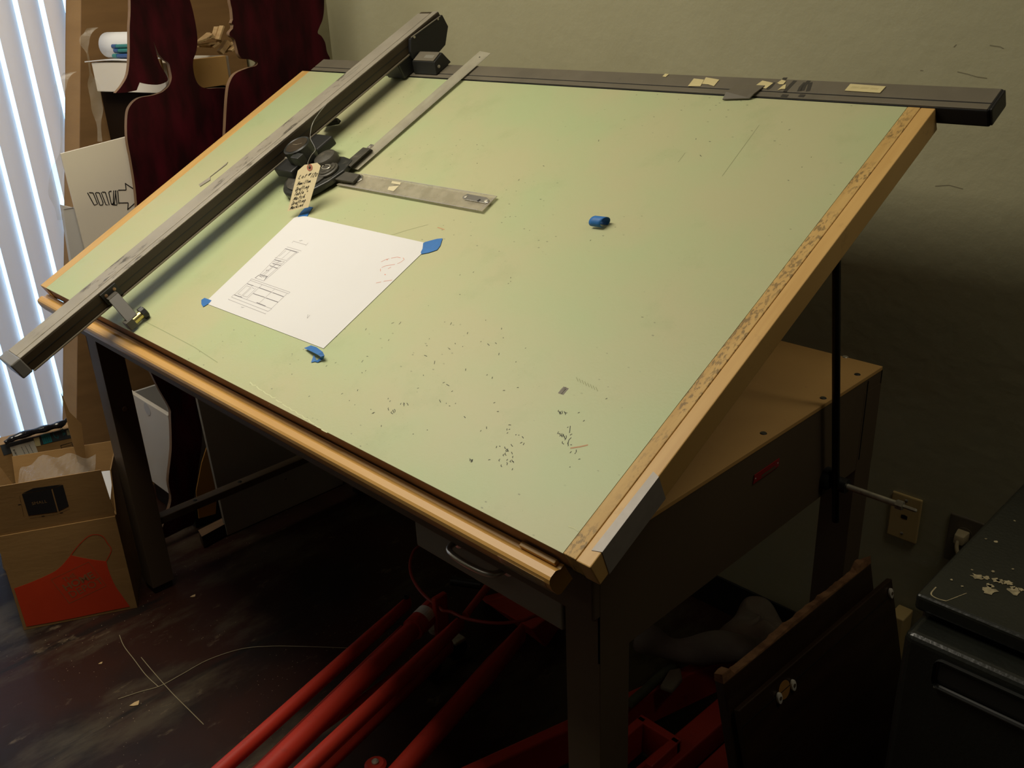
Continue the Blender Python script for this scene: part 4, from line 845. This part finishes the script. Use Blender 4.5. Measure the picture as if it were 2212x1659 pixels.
# black pictogram on the flap
fln = (fl(1, 0) - fl(0, 0)).cross(fl(0, 1) - fl(0, 0)).normalized()
if fln.dot(fnrm) < 0: fln = -fln
kf = fln.dot(fl(0, 0))
def pf(x, y, off=.0006): return onpl((x / 5.925, 880 + y / 5.925), fln, kf + off)
b = MB()
for q in (((280, 1110), (655, 1045), (735, 1335), (365, 1385)), ((672, 1042), (805, 990), (880, 1262), (752, 1328)), ((288, 1100), (425, 1035), (795, 985), (660, 1038))): b.prism([pf(*p) for p in q], fln * .0003)
b.build('box_pictogram', M_ink, ff)
text('SMALL', 'size_lettering', M_card, ff, pf(410, 1250, .0011), pf(605, 1212) - pf(410, 1245), pf(400, 1180) - pf(415, 1245), .0125, space=1.05)
b = MB(); b.ribbon([pf(250, 1130), pf(305, 1390)], .0006, fln); b.ribbon([pf(380, 1420), pf(740, 1365), pf(890, 1300)], .0006, fln)
for x, y in ((250, 1245), (550, 1392), (785, 1350)): b.ribbon([pf(x - 18, y + 3), pf(x + 18, y - 3)], .0022, fln)
b.build('dimension_lines', M_ink, ff)
# clear film and paper inside it
ic = cf(WB * .5, HB + .02, -DB * .45)
tag(MB().grid(lambda u, v: cf(.05 + u * .2, HB + .070 + .045 * math.sin(u * 2.6) * (1 - u) + .02 * v + .008 * math.sin(17 * u + 9 * v), -.02 - v * .2), 16, 12).build('plastic_film', M_plast), 'crinkled clear plastic film stuffed in the small moving box', 'plastic wrap')
tag(MB().grid(lambda u, v: cf(.07 + u * (WB - .085), HB + .004 + .004 * u + .03 * v + .004 * math.sin(9 * u), -.03 - v * .18), 8, 6).build('packing_paper', M_paper, solid=.002), 'white packing paper showing inside the small moving box', 'paper')
# parcel with dark printed tape behind it
XP = -2.215
pz = [PX(p, XP) for p in ((12, 975), (166, 926), (186, 985), (82, 1040), (20, 1030))]
pcn = thing('parcel_carton', 'tan shipping parcel with dark printed tape behind the moving box', 'box', (-2.22, 0, 0))
pq = lambda p, off=0: PX(p, XP) + EX * off
fa, fbp = PX((22, 1010), XP), PX((184, 980), XP)
yA, yB, zTop = PX((14, 968), XP).y - .05, PX((178, 972), XP).y + .004, PX((90, 948), XP).z
rot = 0
_q = [PX(p, XP) for p in ((-20, 966), (166, 920), (196, 1010), (212, 1120), (0, 1180))]
for q_ in _q[3:]: q_.z = .002
MB().prism(_q, EX * -.06, .003).build('carton', M_card, pcn)
tpb = MB().prism([PX(p, XP + .0004) for p in ((0, 962), (166, 921), (171, 942), (88, 961), (8, 984))], EX * .0004).build('printed_tape', M_ptape, pcn)
def pp(x, y, off=.0011): return PX((x / 5.925, 880 + y / 5.925), XP + off)
MB().prism([pp(*p) for p in ((520, 355), (635, 330), (670, 440), (560, 472))], EX * .0003).build('teal_patch', M_teal, tpb)
b = MB()
for i in range(4): b.ribbon([pp(548 + i * 26, 385 - i * 6, .0016), pp(570 + i * 26, 452 - i * 6, .0016)], .0012, EX)
b.build('patch_print', M_ptape, tpb)
text('prime', 'tape_lettering', M_teal, tpb, pp(735, 215), pp(800, 385) - pp(752, 290), pp(825, 360) - pp(795, 385), .019)
b = MB(); b.ribbon([pp(*p) for p in ((672, 310), (690, 360), (712, 388), (745, 390))], .0016, EX); b.ribbon([pp(*p) for p in ((728, 368), (748, 368), (742, 402))], .0014, EX); b.build('smile_arrow', M_teal, tpb)
MB().prism([pp(*p) for p in ((428, 395), (500, 378), (522, 490), (455, 500))], EX * .0003).build('torn_print', M_label, tpb)
b = MB()
for i in range(8): b.ribbon([pp(848 + i * 2, 300 + i * 8, .0014), pp(872 + i * 4, 292 + i * 8, .0014)], .001, EX)
b.build('tape_small_print', M_label, tpb)
sl2 = MB().prism([pp(*p) for p in ((125, 510), (430, 425), (522, 668), (330, 700), (225, 770))], EX * .0003).build('shipping_label', M_shipl, pcn)
b = MB()
for i in range(9): b.ribbon([pp(165 + i * 8, 548 + i * 14, .0017), pp(190 + i * 7, 543 + i * 14, .0017)], .0014 if i % 3 else .0022, EX)
for r_ in range(3):
    for i in range(7): b.ribbon([pp(270 + r_ * 50 + i * 11, 505 - r_ * 13 + i * 22, .0017), pp(286 + r_ * 50 + i * 11, 520 - r_ * 13 + i * 22, .0017)], .001, EX)
b.build('label_print', M_ink, sl2)
b = MB(); fr_ = [(775, 488), (915, 447), (975, 590), (825, 618)]; b.ribbon([pp(*p) for p in fr_ + fr_[:1]], .0016, EX)
for t in (.2, .4, .6, .75, .88): b.ribbon([pp(775 + (825 - 775) * t, 488 + 130 * t), pp(915 + 60 * t, 447 + 143 * t)], .0010 + .001 * (t > .5), EX)
b.build('barcode', M_ink, pcn)
bagp = [PX(p, XP + .010) for p in ((10, 957), (30, 946), (60, 936), (90, 928), (115, 921), (134, 915), (146, 906))]
tag(MB().tube(smooth_path(bagp, 4), [(.010 + .0015 * math.sin(i * 1.1)) * (1 if 2 < i < 22 else .6) for i in range(25)], 12).build('black_bag', M_bag, smooth=True), 'black plastic bag roll along the top edge of the parcel', 'bag')
tag(MB().prism([PX(p, -2.052) for p in ((133, 850), (150, 890), (176, 915), (188, 1010), (170, 1000), (150, 930))], EX * -.004).build('cardboard_flap', M_card), 'brown cardboard piece standing right of the parcel', 'cardboard')

# ================================================================= UNDER THE TABLE: RED SHOP HOIST
hoist = thing('shop_hoist', 'red steel shop hoist folded on the floor under the table', 'hoist', (-.8, .4, 0))
def tubeflat(pa, pb, r, z0, z1, hole=True, ext_=.25, name='hoist_tube'):
    a, c = PZ(pa, z0), PZ(pb, z1); d = (c - a).normalized(); e = c + d * ext_
    L = (e - a).length; n = 10; pts = [a + d * (L * t) for t in (0, .012 / L, .06 / L, .13 / L, .3, .6, 1)]
    o = MB().tube(pts, r, 20, flat=[(.45, 1.25), (.45, 1.25), (.75, 1.1), (1, 1), (1, 1), (1, 1), (1, 1)]).build(name, M_red, hoist, True)
    if hole: MB().lathe(a + d * .010 + V((0, 0, r * 1.15)), EZ, [(.006, 0), (.0085, .001), (.0085, .004), (.005, .005), (.004, .002), (0, .002)], 14).build('pin_hole', M_black, o)
    return o
tubeflat((884, 1300), (482, 1659), .0165, .19, .19)
tb_ = tubeflat((934, 1318), (585, 1659), .0235, .19, .19, False)
tubeflat((998, 1342), (662, 1659), .0180, .20, .20)
tubeflat((868, 1360), (560, 1659), .0110, .12, .12, False)
tubeflat((975, 1395), (700, 1659), .0165, .09, .09, False)
tubeflat((1128, 1368), (872, 1659), .0240, .13, .13, False)
tubeflat((940, 1395), (700, 1570), .009, .15, .15, False)
# collar, sticker, lever on the thick tube
ca, cb_ = PZ((934, 1318), .19), PZ((585, 1659), .19); cd_ = (cb_ - ca).normalized()
MB().tube([ca + cd_ * -.01, ca + cd_ * .085], [.028, .028], 20).build('cylinder_collar', M_red, tb_, True)
b = MB()
def stk(u, v):
    a = math.radians(20 + 120 * u); side = cd_.cross(EZ).normalized(); return ca + cd_ * (.022 + v * .030) + side * (-math.cos(a)) * .0286 + EZ * math.sin(a) * .0286
b.grid(stk, 10, 2); b.build('paper_sticker', M_shipl, tb_)
lv = PZ((950, 1300), .23)
MB().hexa([lv + V(a) for a in ((-.008, -.02, -.10), (.008, -.02, -.10), (.008, .02, -.10), (-.008, .02, -.10), (-.008, -.02, .02), (.008, -.02, .02), (.008, .02, .02), (-.008, .02, .02))], .004).build('link_plate', M_red, hoist)
cs = PZ((944, 1360), .12)
pv = MB().lathe(cs, EZ, [(.022, 0), (.022, .012), (.012, .014), (.012, .022), (.007, .026), (0, .027)], 20).build('pivot_bolt', M_zinc, hoist, True)
for p, z in (((985, 1400), .03), ((930, 1440), .03)):
    c = PZ(p, z); cst = MB().lathe(c - EX * .012, EX, [(.028, 0), (.03, .004), (.03, .020), (.028, .024), (0, .024)], 24).build('caster', M_black, hoist, True)
    MB().box((c.x - .02, c.y - .015, c.z + .024), (c.x + .02, c.y + .02, c.z + .034), .003).build('caster_fork', M_zinc, cst)
# base channels
def chan(p0, p1, z0, z1, wd_, name='base_channel'):
    a, c = PZ(p0, z1), PZ(p1, z1); d = (c - a).normalized(); s = V((d.y, -d.x, 0)) * wd_
    q = [V((a.x, a.y, z0)), V((a.x, a.y, z0)) + s, V((c.x, c.y, z0)) + s, V((c.x, c.y, z0))]; up = EZ * (z1 - z0)
    return MB().hexa(q + [p + up for p in q], .004).build(name, M_red, hoist)
ch1 = PZ((940, 1668), .125); ch2 = PZ((1600, 1385), .125)
chan((700, 1790), (1600, 1384), .03, .125, .030)
chan((1180, 1820), (1575, 1486), .02, .085, .055)
chan((1330, 1820), (1600, 1570), .02, .06, .05)
bkt = PZ((1395, 1610), .10)
b = MB(); 
for (x0_, x1_, y0_, y1_) in ((-.055, -.035, -.05, .05), (.035, .055, -.05, .05), (-.055, .055, .035, .055)): b.box((bkt.x + x0_, bkt.y + y0_, .03), (bkt.x + x1_, bkt.y + y1_, .115), .003)
b.build('fork_bracket', M_red, hoist)
pg = PZ((811, 1650), .10); br_ = MB().lathe(V((pg.x, pg.y, .02)), EZ, [(.024, 0), (.024, .078), (.018, .084), (0, .084)], 18).build('bolt_boss', M_red, hoist, True)
MB().lathe(V((pg.x, pg.y, .104)), EZ, [(.008, 0), (.008, .004), (.004, .008), (0, .008)], 12).build('bolt', M_zinc, br_, True)
# rear knuckle
kn = PZ((1120, 1345), .10)
MB().hexa([PZ(p, .02) for p in ((1035, 1290), (1180, 1400), (1215, 1350), (1120, 1270))] + [PZ(p, .13) for p in ((1045, 1300), (1150, 1360), (1190, 1330), (1110, 1280))], .006).build('base_knuckle', M_red, hoist)
MB().tube([PZ((1005, 1330), .16), PZ((1052, 1268), .16)], .010, 12).build('hoist_rod', M_red, hoist, True)
MB().tube([PZ((975, 1254), .10), PZ((1040, 1264), .10)], .013, 12).build('rubber_grip', M_black, hoist, True)
hp = [(905, 1180), (893, 1192), (886, 1215), (888, 1240), (900, 1265), (918, 1287), (934, 1300), (947, 1303), (955, 1318), (975, 1322), (1000, 1334), (1040, 1343), (1085, 1346), (1130, 1340), (1165, 1330), (1225, 1355)]
MB().tube(smooth_path([PZ(p, .225 - .10 * (i < 4) * (4 - i) / 4) for i, p in enumerate(hp)], 5), .0042, 8).build('hydraulic_hose', M_hose, hoist, True)

# ================================================================= RIGHT: RAGS, PANELS, FRIDGE
def rag(name, lab, m, outline_c, rx, ry, hz, seed, parent=None):
    rnd = random.Random(seed); ph = [rnd.uniform(0, 6.28) for _ in range(8)]
    def fn(u, v):
        a = 2 * PI * u; r = v
        n = 1 + .18 * math.sin(3 * a + ph[0]) + .05 * math.sin(5 * a + ph[1])
        z = hz * (1 - r ** 2) ** .6 * (1 + .30 * math.sin(2 * a + 2 * r + ph[2]) * r + .10 * math.sin(6 * r + ph[3]) + .10 * math.sin(5 * a + 4 * r + ph[4]) * r) if r < 1 else 0
        return outline_c + V((math.cos(a) * rx * r * n, math.sin(a) * ry * r * n, max(z, 0) + .004))
    return tag(MB().grid(fn, 64, 22).build(name, m, smooth=True), lab, 'rag')
rc = PZ((1640, 1345), .10)
rag('work_rag', 'crumpled grey brown rag heaped by the wall behind the wood panels', M_canvas, V((rc.x, rc.y, 0)), .12, .10, .13, 3)
gc = PZ((1500, 1400), .15)
b = MB(); gp = [PZ(p, z) for p, z in (((1376, 1372), .17), ((1410, 1385), .17), ((1450, 1402), .165), ((1500, 1405), .17), ((1550, 1398), .17), ((1600, 1400), .16), ((1650, 1410), .14))]
gs = smooth_path(gp, 6)
b.tube(gs, [(.030 + .007 * math.sin(i * .35) + .012 * (i / len(gs))) * (1 if 1 < i < len(gs) - 2 else .55) for i in range(len(gs))], 22, flat=[(1 + .12 * math.sin(i * .5), .85) for i in range(len(gs))])
tag(b.build('cloth_bundle', M_rag, smooth=True), 'grey twisted cloth lying over the red steel channel', 'rag')
sp_ = [PZ(p, .14) for p in ((1445, 1455), (1470, 1450), (1474, 1475), (1452, 1500), (1425, 1490))]
tag(MB().prism(sp_, EZ * .012, .004).build('rag_scrap', M_canvas), 'small flat grey scrap on the red channel under the cloth', 'rag')
tag(MB().tube(smooth_path([PZ(p, .135) for p in ((1360, 1520), (1395, 1490), (1425, 1462), (1455, 1440))], 4), .011, 10).build('pipe_piece', mat('dull_green_pipe', (.07, .075, .04), .5, var=.4, scale=40), smooth=True), 'dull green pipe piece leaning over the red channel', 'pipe')

# two dark wooden panels leaning by the table leg
def panel(lab, pL, pR, ztop, lean, th_, broken):
    a, c = PZ(pL, ztop), PZ(pR, ztop); d = (c - a); d.z = 0; d.normalize()
    root = thing('drawer_front', lab, 'panel', ((a.x + c.x) / 2 + lean, (a.y + c.y) / 2, 0), 'dark wood panels by the table')
    dn = V((lean, 0, -ztop)); back = V((-th_, 0, -.003))
    up_ = -dn.normalized()
    MB().hexa([a + dn, c + dn, c + dn + back, a + dn + back, a, c, c + back, a + back], .002).build('panel_board', M_darkwood, root)
    return root, a, c, d, up_, dn
r1, a, c, d, up_, dn = panel('front dark wood panel with white plastic caps, leaning beside the fridge', (1596, 1536), (1927, 1250), .50, .12, .011, False)
fnn = d.cross(up_).normalized()
if fnn.x < 0: fnn = -fnn
def onf(p, off=.0008): return onpl(p, fnn, fnn.dot(a) + off)
for p in ((1681, 1507), (1711, 1479), (1922, 1281)):
    q = onf(p); b = MB(); b.prism([q + d * u + up_ * v for u, v in smooth_loop_xy] if False else [q + d * (.008 * math.cos(t)) * .8 + up_ * (.011 * math.sin(t)) for t in [i * PI / 8 for i in range(16)]], fnn * .005, .001); cp_ = b.build('plastic_cap', M_screwcap, r1, True)
    MB().lathe(q + fnn * .0052, fnn, [(.0035, 0), (.0035, .0006), (0, .0006)], 12).build('cap_hole', M_steel, cp_)
q = onf((1694, 1490), .0004); MB().lathe(q, fnn, [(.017, 0), (.017, .0006), (0, .0006)], 24).build('cam_hole', M_dowel, r1)
MB().prism([a + fnn * .0006 - up_ * .030, c + fnn * .0006 - up_ * .030, c + fnn * .0006 - up_ * .0315, a + fnn * .0006 - up_ * .0315], fnn * .0006).build('groove_line', M_black, r1)
r2, a2, c2, d2, up2, dn2 = panel('rear dark wood panel with a splintered top edge, leaning on the table', (1563, 1478), (1882, 1216), .545, .12, .018, True)
n = 46; b = MB(); rr = random.Random(5)
prev = None
for i in range(n + 1):
    t = i / n; p = a2.lerp(c2, t); hgt = .004 + .003 * rr.random() + (.012 if t < .06 or t > .9 else 0) - .003 * math.sin(t * 9)
    cur = (p, p + V((-.018, 0, -.003)), p + up2 * hgt, p + V((-.016, 0, -.003)) + up2 * hgt * rr.uniform(.3, 1))
    if prev:
        b.quad(prev[0], cur[0], cur[2], prev[2]); b.quad(prev[2], cur[2], cur[3], prev[3]); b.quad(prev[3], cur[3], cur[1], prev[1])
    else: b.quad(cur[0], cur[2], cur[3], cur[1])
    prev = cur
b.quad(prev[0], prev[2], prev[3], prev[1])
b.build('splintered_edge', M_brokenwood, r2)

# black mini fridge
FX0, FX1, FZ, FY0, FY1 = .250, .735, .850, .372, .90
fr = thing('mini_fridge', 'black mini fridge with a paint splashed top at the right', 'fridge', (.49, .65, 0))
MB().box((FX0, FY0 + .03, .012), (FX1, FY1, FZ - .030), .004).build('body', M_fridge, fr)
top = MB().box((FX0 - .002, FY0, FZ - .026), (FX1 + .002, FY1, FZ), .006, seg=3).build('top_panel', M_fridge, fr)
dr_ = []
R_ = .012
MB().box((FX0 + .004, FY0 - .040, .05), (FX1 - .004, FY0 + .022, FZ - .036), .012, seg=4).build('door', M_fridge, fr)
rec = MB()
rp0 = onpl((2032, 1362), (0, 1, 0), FY0 - .041)
rec.box((rp0.x, FY0 - .042, FZ - .095), (FX1 - .05, FY0 - .036, FZ - .052), .010, seg=4)
rec.build('recessed_handle', M_black, fr)
MB().tube([(rp0.x + .004, FY0 - .043, FZ - .097), (FX1 - .055, FY0 - .043, FZ - .097)], .0018, 8).build('handle_edge', mat('handle_sheen', (.09, .09, .08), .25), fr, True)
b = MB(); rr = random.Random(11)
def blob(c, r, n=14, sq=1):
    ph = rr.uniform(0, 6.28); pts = [V((c.x + math.cos(i * 2 * PI / n) * r * sq * rr.uniform(.45, 1.25), c.y + math.sin(i * 2 * PI / n) * r * rr.uniform(.45, 1.25), FZ + .0003)) for i in range(n)]
    b.prism(pts, EZ * .0006)
for p, r in (((2112, 1247), .0085), ((2130, 1249), .005), ((2152, 1254), .006), ((2163, 1257), .006), ((2178, 1260), .007), ((2136, 1275), .010), ((2138, 1266), .005), ((2192, 1278), .009), ((2188, 1270), .004), ((2205, 1274), .004), ((2100, 1232), .0016), ((2145, 1235), .0025), ((2188, 1230), .0018), ((2055, 1253), .002), ((2078, 1267), .002), ((2192, 1126), .002), ((2152, 1171), .003), ((2130, 1165), .0018)):
    blob(PZ(p, FZ), r)
b.build('paint_splashes', M_fpaint, top)
b = MB(); b.ribbon([PZ(p, FZ + .0004) for p in spl([(2022, 1268), (2012, 1280), (2014, 1287), (2028, 1294), (2044, 1298)], 4)], .0018, EZ); b.ribbon([PZ(p, FZ + .0004) for p in ((2044, 1298), (2060, 1292), (2088, 1281))], .001, EZ)
b.build('worn_corner_line', M_fpaint, top)
bb = PY((1952, 1330), YW - .03)
tag(MB().box((bb.x - .022, YW - .06, 0), (bb.x + .012, YW - .008, bb.z + .01), .003).build('beige_block', M_beige), 'small beige block standing against the wall beside the black fridge', 'block')

# ================================================================= FLOOR DEBRIS
for pts, lab in ((((258, 1372), (268, 1396), (290, 1425), (315, 1458), (343, 1484)), 'short pale string lying on the dark floor before the moving box'),
                 (((305, 1420), (330, 1450), (370, 1495), (405, 1530), (440, 1565)), 'long pale string lying on the dark floor beside the short string'),
                 (((255, 1510), (300, 1495), (345, 1482), (390, 1458), (450, 1425), (520, 1402), (580, 1396), (640, 1396), (760, 1400)), 'long curving pale thread across the dark floor towards the red tubes')):
    tag(MB().tube(smooth_path([PZ(p, .0016) for p in pts], 5), .0010, 5).build('string', mat('pale_string', (.30, .25, .15), .8)), lab, 'string', 'pale strings on the floor')
for p, r, lab in (((293, 1521), .009, 'tan paper chip on the dark floor below the strings'), ((418, 1288), .006, 'small yellow chip on the floor right of the table foot'), ((218, 1433), .004, 'tiny pale chip on the floor left of the strings')):
    c = PZ(p, .001); tag(MB().prism([c + V((math.cos(t) * r * s_, math.sin(t) * r * 1.6 * s_, 0)) for t, s_ in ((.2, 1), (1.2, .6), (2.2, 1), (3.1, .8), (4.2, 1.1), (5.3, .6))], EZ * .0015).build('floor_chip', M_chip), lab, 'debris', 'chips of debris on the floor')
